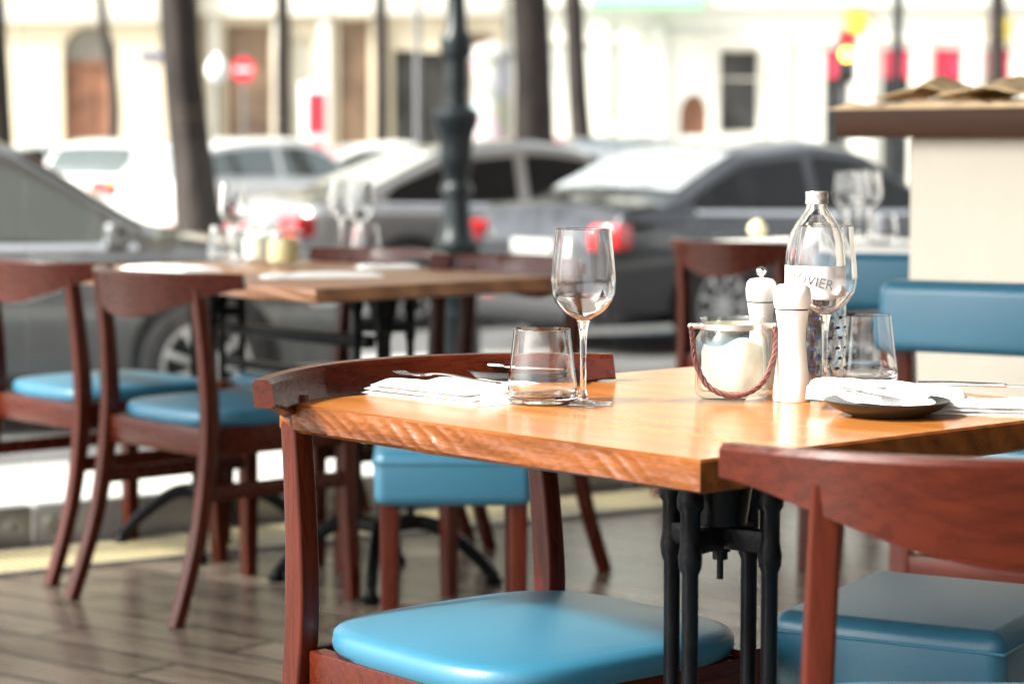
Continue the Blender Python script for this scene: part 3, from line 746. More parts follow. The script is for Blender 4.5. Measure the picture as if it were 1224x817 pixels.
# right place setting
a0, a1 = on(1098, 478), on(1226, 490); dv = a1 - a0
napkin('white folded napkin running off the right edge, knife on top', on(1180, 491), R(-14), .1, .24, 3, seed=5, roll=.002)
napkin('white napkin bunched over the right black plate', pl1 + Vector((.012, .078, .012)), R(-8), .08, .2, 1, seed=11, roll=.011, tilt=(R(6), R(4)), hgt=.01)
fork('fork with tines up on the right black plate', pl1 + Vector((.045, .012, .031)), R(158), R(4), 'forks on napkins')
knife('table knife lying on the right napkin', on(1165, 484) + Vector((.03, 0, .021)), R(-14), 0, 'knives beside plates')

# far table things
def onf(px, py): return at_z(px, py, ZT)
wine_glass('left wine glass on the long far table, beside the yellow candle jar', onf(279, 316), GW, 32)
wine_glass('wine glass on the long far table, right of the yellow candle jar', onf(430, 312), GW, 32)
wine_glass('wine glass behind another, centre of the long far table', onf(408, 306), GW, 32)
tumbler('tumbler on long far table, beside the left wine glass', onf(266, 310), GTU)
tumbler('tumbler on long far table, right of its wine glasses', onf(437, 308), GTU)
candle_jar('glass jar with pale yellow candle on the long far table', onf(338, 318), M['lemon'], False, 'candle jars on the tables')
b_ = candle_jar('glass jar with white candle on the far table, left of the pale yellow one', onf(308, 315), M['wax'], False, 'candle jars on the tables')
plate('black side plate on the long far table, near lamp post', onf(515, 318))
napkin('white napkin at left end of the long far table', onf(205, 323), R(-40), .14, .25, 1, seed=3, hgt=.012)
napkin('white napkin at the near corner of the long far table', onf(385, 331), R(15), .1, .3, 1, seed=6, hgt=.01)
napkin('white napkin beside the far black plate', onf(465, 320), R(20), .08, .16, 1, seed=8, hgt=.008)
# right far table things
ZR = .7655
for lb, px, py in (('wine glass above the pale table, left of the cream counter', 1012, 291), ('wine glass touching the cream counter edge on the pale table', 1038, 289), ('wine glass behind two others on the pale table', 1026, 284)):
    wine_glass(lb, at_z(px, py, ZR), GW, 32)
tumbler('tumbler beside the cream counter edge on the pale table', at_z(1056, 292, ZR), GTU)
tumbler('tumbler behind the bottle neck on the pale table', at_z(1000, 288, ZR), GTU)
napkin('white napkin on the pale table behind the bottle', at_z(925, 293, ZR), R(20), .12, .25, 1, seed=4, hgt=.012)
bm = bmesh.new(); lathe(bm, [(0, 0), (.015, .002), (.027, .012), (.031, .028), (.027, .044), (.014, .055), (.005, .06), (0, .061)], segs=24, cap=False)
o = fin('lemon', bm, M['lemon'], None, 60); o.location = at_z(905, 284, ZR); tag(o, 'pale yellow lemon on the pale table behind the bottle', 'lemon')

# ------------------------------------------------------------------ counter
q = at_d(1086, 300, 5.6); t = thing('service_counter', 'cream service counter with thick dark wooden top', 'counter', (q.x, q.y, 0), math.atan2(V.y, V.x))
bm = bmesh.new(); box(bm, (.7, .35, .546), (1.4, .7, 1.088), 0, .006); fin('body', bm, M['cream_wall'], t)
bm = bmesh.new(); box(bm, (.62, .33, 1.1225), (1.58, .8, .065), 0, .005); fin('counter_top', bm, M['counter_wood'], t)
bm = bmesh.new(); box(bm, (.7, -.006, .05), (1.4, .012, .1), 0, .002); fin('skirting', bm, M['cream_wall'], t)
def paper(label, px, py, d, rz, w, l, peak, seed):
    bm = bmesh.new(); nx, ny = 30, 20; top = []; bot = []
    for i in range(nx + 1):
        a = []; b = []
        for j in range(ny + 1):
            f = -1 + 2 * i / nx; g = -1 + 2 * j / ny; x = f * l / 2; y = g * w / 2
            z = .006 + peak * max(0, 1 - abs(f + .25 * math.copysign(1, f) * 0) ** 1.1) ** 1.3 * (1 - .5 * abs(g)) + .008 * noise.noise((x * 18 + seed, y * 18, 0)) + .004 * noise.noise((x * 50, y * 50, seed))
            a.append(bm.verts.new((x, y, max(z, .002)))); b.append(bm.verts.new((x, y, 0 if peak < .02 else max(z - .004, 0))))
        top.append(a); bot.append(b)
    for i in range(nx):
        for j in range(ny):
            bm.faces.new((top[i][j], top[i + 1][j], top[i + 1][j + 1], top[i][j + 1])); bm.faces.new((bot[i][j], bot[i][j + 1], bot[i + 1][j + 1], bot[i + 1][j]))
    for i in range(nx):
        for j in (0, ny): bm.faces.new((top[i][j], top[i + 1][j], bot[i + 1][j], bot[i][j]))
    for j in range(ny):
        for i in (0, nx): bm.faces.new((top[i][j], top[i][j + 1], bot[i][j + 1], bot[i][j]))
    o = fin('brown_paper', bm, M['kraft'], None, 50); p = at_d(px, py, d); o.location = p; o.rotation_euler = (0, 0, rz)
    return tag(o, label, 'paper', 'brown paper piled on the counter')
vz = math.atan2(V.y, V.x)
o = paper('flat brown paper sheets under two crumpled ones on the counter', 1172, 130, 5.62, vz, .36, .62, .012, 1); o.location.z = 1.1555; o.scale = (1, 1, 1.4)
o = paper('crumpled brown paper with a pointed peak, on left of the counter pile', 1128, 130, 5.7, vz + .2, .22, .25, .05, 4); o.location.z = 1.18
o = paper('crumpled brown paper with a low hump, at right of the counter pile', 1215, 130, 5.5, vz - .1, .22, .3, .045, 7); o.location.z = 1.18

# ------------------------------------------------------------------ cars
def interp(pts, x):
    xs = [p[0] for p in pts]; ys = [p[1] for p in pts]
    return float(np.interp(x, xs, ys))
def smoothed(pts, x, w=.09): return sum(interp(pts, x + d) for d in (-w, -w / 2, 0, w / 2, w)) / 5
STY = {
 'hatch': dict(L=2.1, top=[(-2.1, .62), (-2.05, .92), (-1.78, 1.2), (-1.5, 1.4), (-.9, 1.47), (.0, 1.49), (.35, 1.43), (1.05, 1.0), (1.85, .86), (2.05, .74), (2.1, .55)], wh=(-1.28, 1.3), cab=(-1.72, .98), W=.88),
 'sedan': dict(L=2.25, top=[(-2.25, .62), (-2.2, .98), (-1.75, 1.05), (-1.62, 1.07), (-.95, 1.38), (-.2, 1.45), (.2, 1.4), (.95, 1.0), (1.95, .84), (2.2, .72), (2.25, .52)], wh=(-1.35, 1.4), cab=(-1.5, .9), W=.9),
 'van': dict(L=2.2, top=[(-2.2, .7), (-2.17, 1.2), (-2.1, 1.62), (-1.8, 1.72), (.2, 1.74), (.7, 1.62), (1.35, 1.12), (1.95, .98), (2.15, .8), (2.2, .55)], wh=(-1.35, 1.4), cab=(-2.06, 1.25), W=.92),
}
def make_car(label, style, pm, loc, heading, lit=False, glass='car_glass', screens='sky_screen_glass'):
    S = STY[style]; Lh = S['L']; W0 = S['W']
    t = thing('parked_car', label, 'car', loc, heading, 'cars in the street')
    wpts = [(-Lh, W0 * .84), (-Lh + .25, W0 * .96), (-Lh * .4, W0), (Lh * .45, W0), (Lh - .4, W0 * .95), (Lh, W0 * .76)]
    belt = lambda x: .93 - .035 * (x / 2)
    def ring(x):
        T = smoothed(S['top'], x); w = smoothed(wpts, x); B = min(belt(x), T - .03)
        up = max(0, T - B - .03)
        ye = w * .91 - up * .32
        return [(w * .84, .2), (w * .965, .3), (w, .52), (w, B - .1 if B > .75 else B - .06), (w * .99, B - .065 if B > .75 else B - .04), (w * .91, B), (ye, T - .05 if up > .05 else T - .012), (ye * .86, T - .008), (ye * .5, T + .008), (0, T + .014)]
    xs = sorted(set([round(v, 3) for v in np.linspace(-Lh, Lh, 70)]))
    bm = bmesh.new(); rows = []
    for x in xs:
        r_ = ring(x); full = [(-y, z) for y, z in r_] + [(y, z) for y, z in r_[-2::-1]]
        rows.append([bm.verts.new((x, y, z)) for y, z in full])
    k = len(rows[0])
    for A, B in zip(rows, rows[1:]):
        for j in range(k - 1): bm.faces.new((A[j], A[j + 1], B[j + 1], B[j]))
        bm.faces.new((A[k - 1], A[0], B[0], B[k - 1]))
    bm.faces.new(rows[0]); bm.faces.new(rows[-1])
    fin('body', bm, pm, t, 30)
    def sidept(x, f, s, off=.006):
        r_ = ring(x); a, b = r_[5], r_[6]; return Vector((x, s * (a[0] + (b[0] - a[0]) * f + off), a[1] + (b[1] - a[1]) * f))
    c0, c1 = S['cab']; mid = (c0 + c1) / 2 - .05
    for s in (-1, 1):
        for x0, x1 in ((c0, mid - .05), (mid + .05, c1)):
            bm = bmesh.new(); g = []
            for i in range(13):
                x = x0 + (x1 - x0) * i / 12; T = smoothed(S['top'], x)
                fh = .86 if T - belt(x) > .2 else .55
                g.append([bm.verts.new(sidept(x, f, s)) for f in (.07, .5, fh)])
            for A, B in zip(g, g[1:]):
                for j in range(2): bm.faces.new((A[j], A[j + 1], B[j + 1], B[j]))
            fin('side_window', bm, M[glass], t, 60)
        bm = bmesh.new(); L_ = [Vector(sidept(c0 + (c1 - c0) * i / 14, -.02, s, .004)) for i in range(15)]
        sweep(bm, L_, rrect(.05, .022, .005), side=(0, s * .75, -.66)); fin('belt_glint_strip', bm, M['chrome'], t)  # chrome strip added to catch the sky as a bright belt line
        bm = bmesh.new(); box(bm, (c1 - .12, s * (W0 + .1), .98), (.12, .2, .14), 0, .035, 3); fin('door_mirror', bm, pm, t)
        bm = bmesh.new(); box(bm, (mid + .14, s * (W0 * .985 + .008), .8), (.16, .02, .03), 0, .006); box(bm, (c0 + .5, s * (W0 * .985 + .008), .8), (.16, .02, .03), 0, .006); fin('door_handle', bm, pm, t)
    # front and rear screens: follow the top profile between belt and roof
    def screen(xa, xb, nm):
        bm = bmesh.new(); g = []
        for i in range(13):
            x = xa + (xb - xa) * i / 12; r_ = ring(x)
            row = []
            for y, z in ((-r_[7][0] * 1.02, r_[7][1]), (-r_[8][0], r_[8][1]), (0, r_[9][1]), (r_[8][0], r_[8][1]), (r_[7][0] * 1.02, r_[7][1])):
                row.append(bm.verts.new((x + (.004 if xa > 0 else -.006), y, z + .006)))
            g.append(row)
        for A, B in zip(g, g[1:]):
            for j in range(4): bm.faces.new((A[j], A[j + 1], B[j + 1], B[j]))
        fin(nm, bm, M[screens], t, 60)
    tp = S['top']
    if style == 'sedan': screen(.3, .93, 'windscreen'); screen(-1.55, -.98, 'rear_window')
    elif style == 'hatch': screen(.42, 1.02, 'windscreen'); screen(-2.0, -1.56, 'rear_window')
    else: screen(.74, 1.32, 'windscreen'); screen(-2.16, -2.06, 'rear_window')
    wr = .325
    for wx in S['wh']:
        for s in (-1, 1):
            bm = bmesh.new(); T = Matrix.Translation((wx, s * (W0 - .04), wr + .03)) @ Matrix.Rotation(R(90), 4, 'X')
            lathe(bm, [(0, -.0475), (.37, -.0475), (.372, .0475), (0, .0475)], segs=36, cap=False); bmesh.ops.transform(bm, matrix=T, verts=bm.verts); fin('wheel_arch', bm, M['arch'], t, 30)
            Tw = Matrix.Translation((wx, s * (W0 - .075), wr)) @ Matrix.Rotation(R(-90 * s), 4, 'X')
            bm = bmesh.new(); lathe(bm, [(.0, -.1), (.29, -.1), (.318, -.09), (wr, -.07), (wr, .07), (.318, .092), (.285, .1), (.225, .095), (.22, .08), (0, .08)], segs=40, cap=False); bmesh.ops.transform(bm, matrix=Tw, verts=bm.verts); wl = fin('wheel', bm, M['tyre'], t, 40)
            bm = bmesh.new(); lathe(bm, [(.224, .096), (.226, .1), (.208, .1), (.2, .088), (.2, .082), (.224, .082)], segs=40, cap=False)
            for q in range(9):
                an = 2 * math.pi * q / 9; box(bm, (.125 * math.cos(an), .125 * math.sin(an), .093), (.17, .034, .014), an, .004)
            lathe(bm, [(.045, .082), (.045, .102), (.03, .106), (0, .106)], segs=20, cap=False)
            bmesh.ops.transform(bm, matrix=Tw, verts=bm.verts); fin('rim', bm, M['rim'], wl, 30)
    for s in (-1, 1):
        zl = .8 if style != 'van' else .95
        if lit and s < 0:
            bm = bmesh.new(); box(bm, (-Lh - .0, -.22, zl), (.12, .26, .13), 0, .02, 2); fin('tail_light', bm, M['brake'], t)
            bm = bmesh.new(); box(bm, (-Lh - .0, -.5, zl), (.12, .27, .2), 0, .02, 2); fin('indicator_light', bm, M['amber'], t)
        else:
            bm = bmesh.new(); box(bm, (-Lh + .06, s * W0 * .82, zl), (.2, .24, .17), s * R(-20), .03, 3); fin('tail_light', bm, M['brake'] if lit else M['tail'], t)
        bm = bmesh.new(); box(bm, (Lh - .2, s * W0 * .74, .67), (.26, .3, .13), s * R(24), .04, 3); fin('headlight', bm, M['headlight'], t)
        bm = bmesh.new(); box(bm, (-Lh + .03, s * W0 * .6, .36), (.1, .2, .05), s * R(-8), .01); fin('reflector', bm, M['tail'], t)
    bm = bmesh.new(); box(bm, (-Lh - .012, 0, .68 if style != 'sedan' else .72), (.03, .46, .1), 0, .006); fin('number_plate', bm, M['plate'], t)
    bm = bmesh.new(); box(bm, (Lh - .01, 0, .45), (.05, 1.0, .16), 0, .02); box(bm, (Lh + .0, 0, .3), (.06, 1.2, .06), 0, .02); fin('grille', bm, M['trim'], t)
    bm = bmesh.new(); box(bm, (-Lh + .02, 0, .3), (.14, W0 * 1.5, .14), 0, .03, 3); fin('rear_bumper', bm, M['trim'], t)
    return t
ZS = -.35
def car_by_wheel(label, style, pm, px, d, heading, which, **kw):   # the near (right) side wheel stands at this distance in this column
    S = STY[style]; X = (px - CX) / FPX * d; l = Matrix.Rotation(heading, 3, 'Z') @ Vector((S['wh'][which], -S['W'], 0))
    return make_car(label, style, pm, (X - l.x, d - l.y, ZS), heading, **kw)
car_by_wheel('grey car nearest the glass, bonnet and front wheel behind the left chairs', 'hatch', M['p_dark'], 245, 11.9, R(14), 1, glass='sky_pale_glass')
car_by_wheel('silver car with grey roof behind the iron lamp post', 'sedan', M['p_silver'], 490, 18.4, R(24), 0)
car_by_wheel('black car at right, between wine glass and cream counter', 'sedan', M['p_black'], 862, 16.4, R(38), 0)
def car_at(label, style, pm, px, d, heading, **kw): return make_car(label, style, pm, ((px - CX) / FPX * d, d, ZS), heading, **kw)
car_at('blue grey car facing the cafe behind the black car, pale windscreen', 'hatch', M['p_greyblue'], 742, 26.5, R(-105))
car_at('white hatchback seen from behind with orange and red lights, left of big trunk', 'hatch', M['p_white'], 158, 38, R(80), lit=True, screens='sky_pale_glass')
car_at('white car with pale windows right of the big left tree trunk', 'hatch', M['p_white'], 318, 33, R(48), glass='sky_pale_glass')
car_at('white car farthest left, behind the white hatchback', 'sedan', M['p_white'], 60, 46, R(35))
car_at('white car partly hidden by the iron lamp post', 'sedan', M['p_white'], 480, 42, R(20))
car_at('dark red car beside the advertising column', 'hatch', M['p_red'], 668, 36, R(10))
car_at('white car behind the black car roof at right', 'sedan', M['p_white'], 900, 34, R(8))

# ------------------------------------------------------------------ street furniture
pl = at_d(546, 400, 14.6); t = thing('lamp_post', 'ornate dark green cast iron lamp post in the street', 'lamp post', (pl.x, pl.y, ZS))
bm = bmesh.new()
prof = [(0, 0), (.17, 0), (.17, .08), (.145, .1), (.14, .35), (.15, .37), (.15, .4), (.125, .42), (.12, .75), (.135, .78), (.135, .82), (.1, .86), (.085, .95), (.075, 1.1), (.095, 1.12), (.095, 1.16), (.075, 1.19), (.08, 1.26), (.1, 1.3), (.1, 1.36), (.1, 1.44), (.115, 1.5), (.135, 1.54), (.14, 1.6), (.128, 1.62), (.075, 1.65), (.065, 1.72), (.075, 1.78), (.07, 1.82), (.07, 1.92), (.095, 1.95), (.1, 2.02), (.095, 2.06), (.065, 2.1), (.05, 2.4), (.065, 2.42), (.065, 2.46), (.045, 2.5), (.04, 3.6), (.06, 3.62), (.06, 3.68), (.03, 3.72), (.03, 4.0)]
lathe(bm, prof, segs=28, cap=True, fn=lambda r, z, a: r * (1 + (.03 * math.cos(a * 12) if .42 < z < 1.3 else 0)))
fin('post', bm, M['lamp_iron'], t, 35)
for s in (-1, 1):
    bm = bmesh.new(); tube(bm, smooth_path([(0, 0, 3.5), (s * .2, 0, 3.75), (s * .42, 0, 3.7), (s * .45, 0, 3.5)], 6), .016, 10); fin('arm', bm, M['lamp_iron'], t)
    bm = bmesh.new(); lathe(bm, [(0, 3.12), (.1, 3.16), (.15, 3.28), (.12, 3.42), (.05, 3.5), (0, 3.5)], (s * .45, 0, 0), 24, False); fin('lamp_globe', bm, M['lamp_globe'], t, 60)
bm = bmesh.new(); box(bm, (pl.x, pl.y, -.29), (1.6, .7, .13), R(20), .02); o = fin('kerb_island', bm, M['stone_kerb']); structure(o, 'small kerb island under the lamp post')

def tree(label, px, d, dia, lean, hgt=9.0, kink=0.0, crown=2.8, seed=0):
    X = (px - CX) / FPX * d
    t = thing('street_tree', label, 'tree', (X, d, ZS), 0, 'trees along the street')
    bm = bmesh.new(); pts = []; sizes = []; n = 26
    for i in range(n + 1):
        f = i / n; z = f * hgt
        pts.append((lean * z + kink * math.sin(z * 1.3 + seed) + .03 * noise.noise((z * .7, seed, 0)), .05 * noise.noise((seed, z * .6, 3)), z))
        sizes.append((1 + .55 * math.exp(-z * 2.6)) * (1 - .55 * f) * (1 + .07 * noise.noise((z * 1.7, seed, 7))))
    sec = [(dia / 2 * (1 + .07 * math.cos(5 * a + seed) + .05 * math.cos(3 * a)) * math.cos(a), dia / 2 * (1 + .07 * math.cos(5 * a + seed)) * math.sin(a)) for a in np.linspace(0, 2 * math.pi, 22)[:-1]]
    sweep(bm, pts, sec, side=(1, 0, 0), sizes=sizes)
    tr = fin('trunk', bm, M['bark'], t, 70)
    rnd = random.Random(seed + 3)
    tips = []
    for b_ in range(7):
        bm = bmesh.new(); z0 = hgt * (.5 + .07 * b_); an = b_ * 2.4 + seed; l_ = crown * (.65 + .35 * rnd.random()); x0 = lean * z0
        p = smooth_path([(x0, 0, z0), (x0 + math.cos(an) * l_ * .4, math.sin(an) * l_ * .4, z0 + .6), (x0 + math.cos(an) * l_, math.sin(an) * l_, z0 + 1.6)], 5)
        sweep(bm, p, circ(dia * .14, 8), sizes=[1 - .8 * i / len(p) for i in range(len(p))]); fin('limb', bm, M['bark'], t, 60)
        tips += [p[-1], p[-5]]
    bm = bmesh.new(); tips.append(Vector((lean * hgt, 0, hgt + .5)))
    for tp in tips:
        for k in range(120):
            c = tp + Vector((rnd.gauss(0, .55), rnd.gauss(0, .55), rnd.gauss(0.2, .45)))
            e = Vector((rnd.gauss(0, 1), rnd.gauss(0, 1), rnd.gauss(0, 1))).normalized(); g = e.orthogonal().normalized() * .06; e = e * .1
            bm.faces.new([bm.verts.new(c + q) for q in (-e, g, e, -g)])
    fin('crown', bm, M['leaf'], t, 0, recalc=False)
    return t
tree('thick leaning tree trunk left of the pale windowed white car', 240, 24, .42, -.075, seed=1)
tree('thick brown tree trunk right of the iron lamp post', 643, 25, .43, -.03, seed=2)
tree('slimmer tree trunk leaning left, beside the thick brown trunk', 702, 33, .32, -.06, seed=3)
tree('dark tree trunk at the left picture edge', 4, 22, .3, -.03, seed=4)
tree('thin bent tree trunk in front of the arched doorway', 137, 48, .24, -.03, kink=.1, seed=5)
tree('grey tree trunk above the pale windowed white car', 339, 50, .36, .0, seed=6)
tree('dark slim trunk left of the iron lamp post', 456, 46, .28, .0, seed=7)
tree('dark trunk above the brown paper at right', 1187, 44, .36, .0, seed=8)

def pole_at(px, d): return ((px - CX) / FPX * d, d, ZS)
def plain_pole(label, px, d, r, hgt, m, cat='pole'):
    bm = bmesh.new(); lathe(bm, [(0, 0), (r * 2, 0), (r * 2, .15), (r, .2), (r, hgt), (r * .7, hgt + .05), (0, hgt + .05)], segs=16, cap=False)
    o = fin('street_pole', bm, m, None, 40); o.location = pole_at(px, d); return tag(o, label, cat, 'poles along the street')
plain_pole('thin grey pole just left of the iron lamp post', 500, 34, .045, 6, M['pole_grey'])
plain_pole('dark pole behind the counter, left of the right trunk', 1070, 32, .065, 6, M['lamp_iron'])
t = thing('traffic_sign', 'round red no entry sign on a pole above the pale windowed white car', 'road sign', pole_at(293, 42))
bm = bmesh.new(); lathe(bm, [(.03, 0), (.03, 3.0)], segs=12); fin('pole', bm, M['pole_grey'], t)
bm = bmesh.new(); lathe(bm, [(0, -.012), (.21, -.012), (.21, .012), (0, .012)], segs=32, cap=False); bmesh.ops.transform(bm, matrix=Matrix.Translation((0, -.05, 2.68)) @ Matrix.Rotation(R(90), 4, 'X'), verts=bm.verts); sd = fin('sign_disc', bm, M['sign_red'], t, 30)
bm = bmesh.new(); box(bm, (0, -.066, 2.68), (.29, .006, .06)); fin('white_bar', bm, M['sign_white'], sd, 0)
t = thing('poster_board', 'white poster board with red patches between two trunks', 'poster board', pole_at(376, 44))
bm = bmesh.new(); box(bm, (0, 0, 1.75), (.5, .06, 1.5), 0, .01); fin('board', bm, M['sign_white'], t)
bm = bmesh.new(); box(bm, (.05, -.034, 1.95), (.32, .006, .75)); box(bm, (-.02, -.034, 1.3), (.36, .006, .3)); fin('poster', bm, M['sign_red'], t, 0)
bm = bmesh.new(); box(bm, (-.2, 0, .5), (.05, .05, 1.0)); box(bm, (.2, 0, .5), (.05, .05, 1.0)); fin('post', bm, M['pole_grey'], t)
t = thing('advertising_column', 'round advertising column pasted with pale posters', 'advertising column', pole_at(588, 45))
bm = bmesh.new(); lathe(bm, [(.36, .25), (.36, 2.95)], segs=32, cap=True); fin('drum', bm, M['posters'], t, 40)
bm = bmesh.new(); lathe(bm, [(.4, 0), (.4, .25), (.37, .27)], segs=32); fin('plinth', bm, M['stone_kerb'], t, 40)
bm = bmesh.new(); lathe(bm, [(.42, 2.95), (.42, 3.05), (.3, 3.2), (0, 3.3)], segs=32, cap=False); fin('roof', bm, M['stone_kerb'], t, 40)
t = thing('traffic_light', 'glowing amber traffic light on a thin pole above the counter', 'traffic light', pole_at(1008, 38))
bm = bmesh.new(); lathe(bm, [(.035, 0), (.035, 3.2)], segs=12); fin('pole', bm, M['pole_grey'], t)
bm = bmesh.new(); box(bm, (0, -.09, 2.75), (.26, .18, .8), 0, .03); fin('housing', bm, M['trim'], t)
M['amber_lamp'] = mat('amber lamp', (.9, .5, .08), .3, emit=(1, .4, .06), estr=4)
for k, mm in enumerate(('sign_red', 'amber_lamp', 'dark_window')):
    bm = bmesh.new(); lathe(bm, [(0, .012), (.08, .008), (.1, 0)], segs=24, cap=False); bmesh.ops.transform(bm, matrix=Matrix.Translation((0, -.185, 3.0 - k * .21)) @ Matrix.Rotation(R(90), 4, 'X'), verts=bm.verts); fin('lens', bm, M[mm], t, 60)
bm = bmesh.new(); lathe(bm, [(0, 2.4), (.14, 2.45), (.19, 2.6), (.14, 2.76), (.06, 2.8), (.05, 2.86), (0, 2.88)], segs=24, cap=False)
t = thing('globe_lamp', 'small white globe lamp on a pole right of the big left trunk', 'street lamp', pole_at(262, 40))
fin('globe', bm, M['lamp_globe'], t, 60)
bm = bmesh.new(); lathe(bm, [(.07, 0), (.07, .3), (.035, .35), (.03, 2.42)], segs=14); fin('pole', bm, M['lamp_iron'], t, 40)

# ------------------------------------------------------------------ buildings
K = 60 / FPX
def bx(px): return (px - CX) * K
def bz(py): return H + (HOR - py) * K
def facade(name, label, x0, x1, y, z1, m, openings, depth=10.0):
    """front wall with real openings (x0,x1,z0,z1) and reveals, sides and roof"""
    t = thing(name, label, 'building', (x0, y, -.22))
    L = x1 - x0; zb = 0; Zt = z1 + .22
    ops = [(a - x0, b - x0, c + .22, d + .22) for a, b, c, d in openings]
    xs = sorted({0, L, *[o[0] for o in ops], *[o[1] for o in ops]}); zs = sorted({zb, Zt, *[o[2] for o in ops], *[o[3] for o in ops]})
    bm = bmesh.new()
    for i in range(len(xs) - 1):
        for j in range(len(zs) - 1):
            cx, cz = (xs[i] + xs[i + 1]) / 2, (zs[j] + zs[j + 1]) / 2
            if any(o[0] < cx < o[1] and o[2] < cz < o[3] for o in ops): continue
            quad(bm, [(xs[i], 0, zs[j]), (xs[i + 1], 0, zs[j]), (xs[i + 1], 0, zs[j + 1]), (xs[i], 0, zs[j + 1])])
    rv = .3
    for a, b, c, d in ops:
        quad(bm, [(a, 0, c), (a, rv, c), (a, rv, d), (a, 0, d)]); quad(bm, [(b, 0, c), (b, 0, d), (b, rv, d), (b, rv, c)])
        quad(bm, [(a, 0, d), (a, rv, d), (b, rv, d), (b, 0, d)]); quad(bm, [(a, 0, c), (b, 0, c), (b, rv, c), (a, rv, c)])
    quad(bm, [(0, 0, 0), (0, 0, Zt), (0, depth, Zt), (0, depth, 0)]); quad(bm, [(L, 0, 0), (L, depth, 0), (L, depth, Zt), (L, 0, Zt)])
    quad(bm, [(0, depth, 0), (0, depth, Zt), (L, depth, Zt), (L, depth, 0)])
    bmesh.ops.remove_doubles(bm, verts=bm.verts, dist=.0005)
    fin('wall', bm, m, t, 0, recalc=False)
    bm = bmesh.new(); a = [bm.verts.new(p) for p in ((-.2, -.4, Zt), (L + .2, -.4, Zt), (L + .2, depth, Zt), (-.2, depth, Zt))]; b = [bm.verts.new(p) for p in ((.5, 3.5, Zt + 2.5), (L - .5, 3.5, Zt + 2.5), (L - .5, depth - 3, Zt + 2.5), (.5, depth - 3, Zt + 2.5))]
    bm.faces.new(a); bm.faces.new(b)
    for i in range(4): bm.faces.new((a[i], a[(i + 1) % 4], b[(i + 1) % 4], b[i]))
    fin('roof', bm, M['roof_tile'], t, 0)
    return t, ops
def win(t, o, m, name='window', frame=True, fm=None):
    a, b, c, d = o
    bm = bmesh.new(); quad(bm, [(a, .25, c), (b, .25, c), (b, .25, d), (a, .25, d)]); w = fin(name, bm, m, t, 0)
    if frame:
        bm = bmesh.new(); f = .06
        for cx, cz, sx, sz in ((a + f / 2, (c + d) / 2, f, d - c), (b - f / 2, (c + d) / 2, f, d - c), ((a + b) / 2, c + f / 2, b - a - 2 * f, f), ((a + b) / 2, d - f / 2, b - a - 2 * f, f), ((a + b) / 2, c + (d - c) * .65, b - a - 2 * f, f)):
            box(bm, (cx, .2, cz), (sx, .08, sz))
        fin('frame', bm, fm or M['facade_band'], w, 0)
    return w
def ledge(t, x0, x1, z0, z1, out, m, name='cornice'):
    bm = bmesh.new(); box(bm, ((x0 + x1) / 2, -out / 2, (z0 + z1) / 2), (x1 - x0, out, z1 - z0), 0, .02); return fin(name, bm, m, t)
def uppers(x0, x1, z0, z1, n, w=1.3):
    out = []
    for fz in np.arange(z0, z1 - 3, 3.8):
        for k in range(n):
            cx = x0 + (x1 - x0) * (k + .5) / n; out.append((cx - w / 2, cx + w / 2, float(fz), float(fz) + 2.3))
    return out
# cream corner building with the arched doorway
X0, X1 = -26.0, bx(236)
arch = (bx(78), bx(143), -.2, bz(33)); up = uppers(X0, X1, 6.0, 19, 6)
other = [(bx(-120), bx(-50), .6, bz(40)), (bx(-330), bx(-260), .6, bz(40))]
t, ops = facade('cream_building', 'cream rendered building with arched wooden doorway, left', X0, X1, 60, 19, M['facade_cream'], [arch] + other + up, 12)
a, b, c, d = ops[0]; sp = d - (b - a) / 2
bm = bmesh.new(); quad(bm, [(a, .25, c), (b, .25, c), (b, .25, sp - .25), (a, .25, sp - .25)]); dr = fin('door', bm, M['door_wood'], t, 0)
bm = bmesh.new(); box(bm, ((a + b) / 2, .22, (c + sp) / 2), (.08, .05, sp - c - .6)); box(bm, ((a + b) / 2, .21, sp - .22), (b - a, .08, .12)); fin('door_frame', bm, M['door_wood'], dr, 0)
bm = bmesh.new(); quad(bm, [(a, .25, sp - .25), (b, .25, sp - .25), (b, .25, d), (a, .25, d)]); fin('fanlight', bm, M['fan_light'], t, 0)
bm = bmesh.new(); cx = (a + b) / 2; rr = (b - a) / 2
for s in (-1, 1):
    pts = [(cx + s * rr, .02, d)] + [(cx + s * rr * math.sin(q), .02, sp + rr * math.cos(q)) for q in np.linspace(0, math.pi / 2, 12)]
    vs = [bm.verts.new(p) for p in pts]; v2 = [bm.verts.new((p[0], .2, p[2])) for p in pts]
    bm.faces.new(vs); n = len(vs)
    for i in range(n): bm.faces.new((vs[i], vs[(i + 1) % n], v2[(i + 1) % n], v2[i]))
fin('arch_spandrel', bm, M['facade_cream'], t, 40)
ledge(t, 0, X1 - X0, bz(30) + .22, bz(4) + .22, .25, M['facade_band'])
for o in ops[1:]: win(t, o, M['dark_window'])
bm = bmesh.new(); box(bm, (bx(188) - X0, -.06, bz(68) + .22), (.75, .03, .16)); fin('street_name_plate', bm, M['blue_plate'], t, 0)
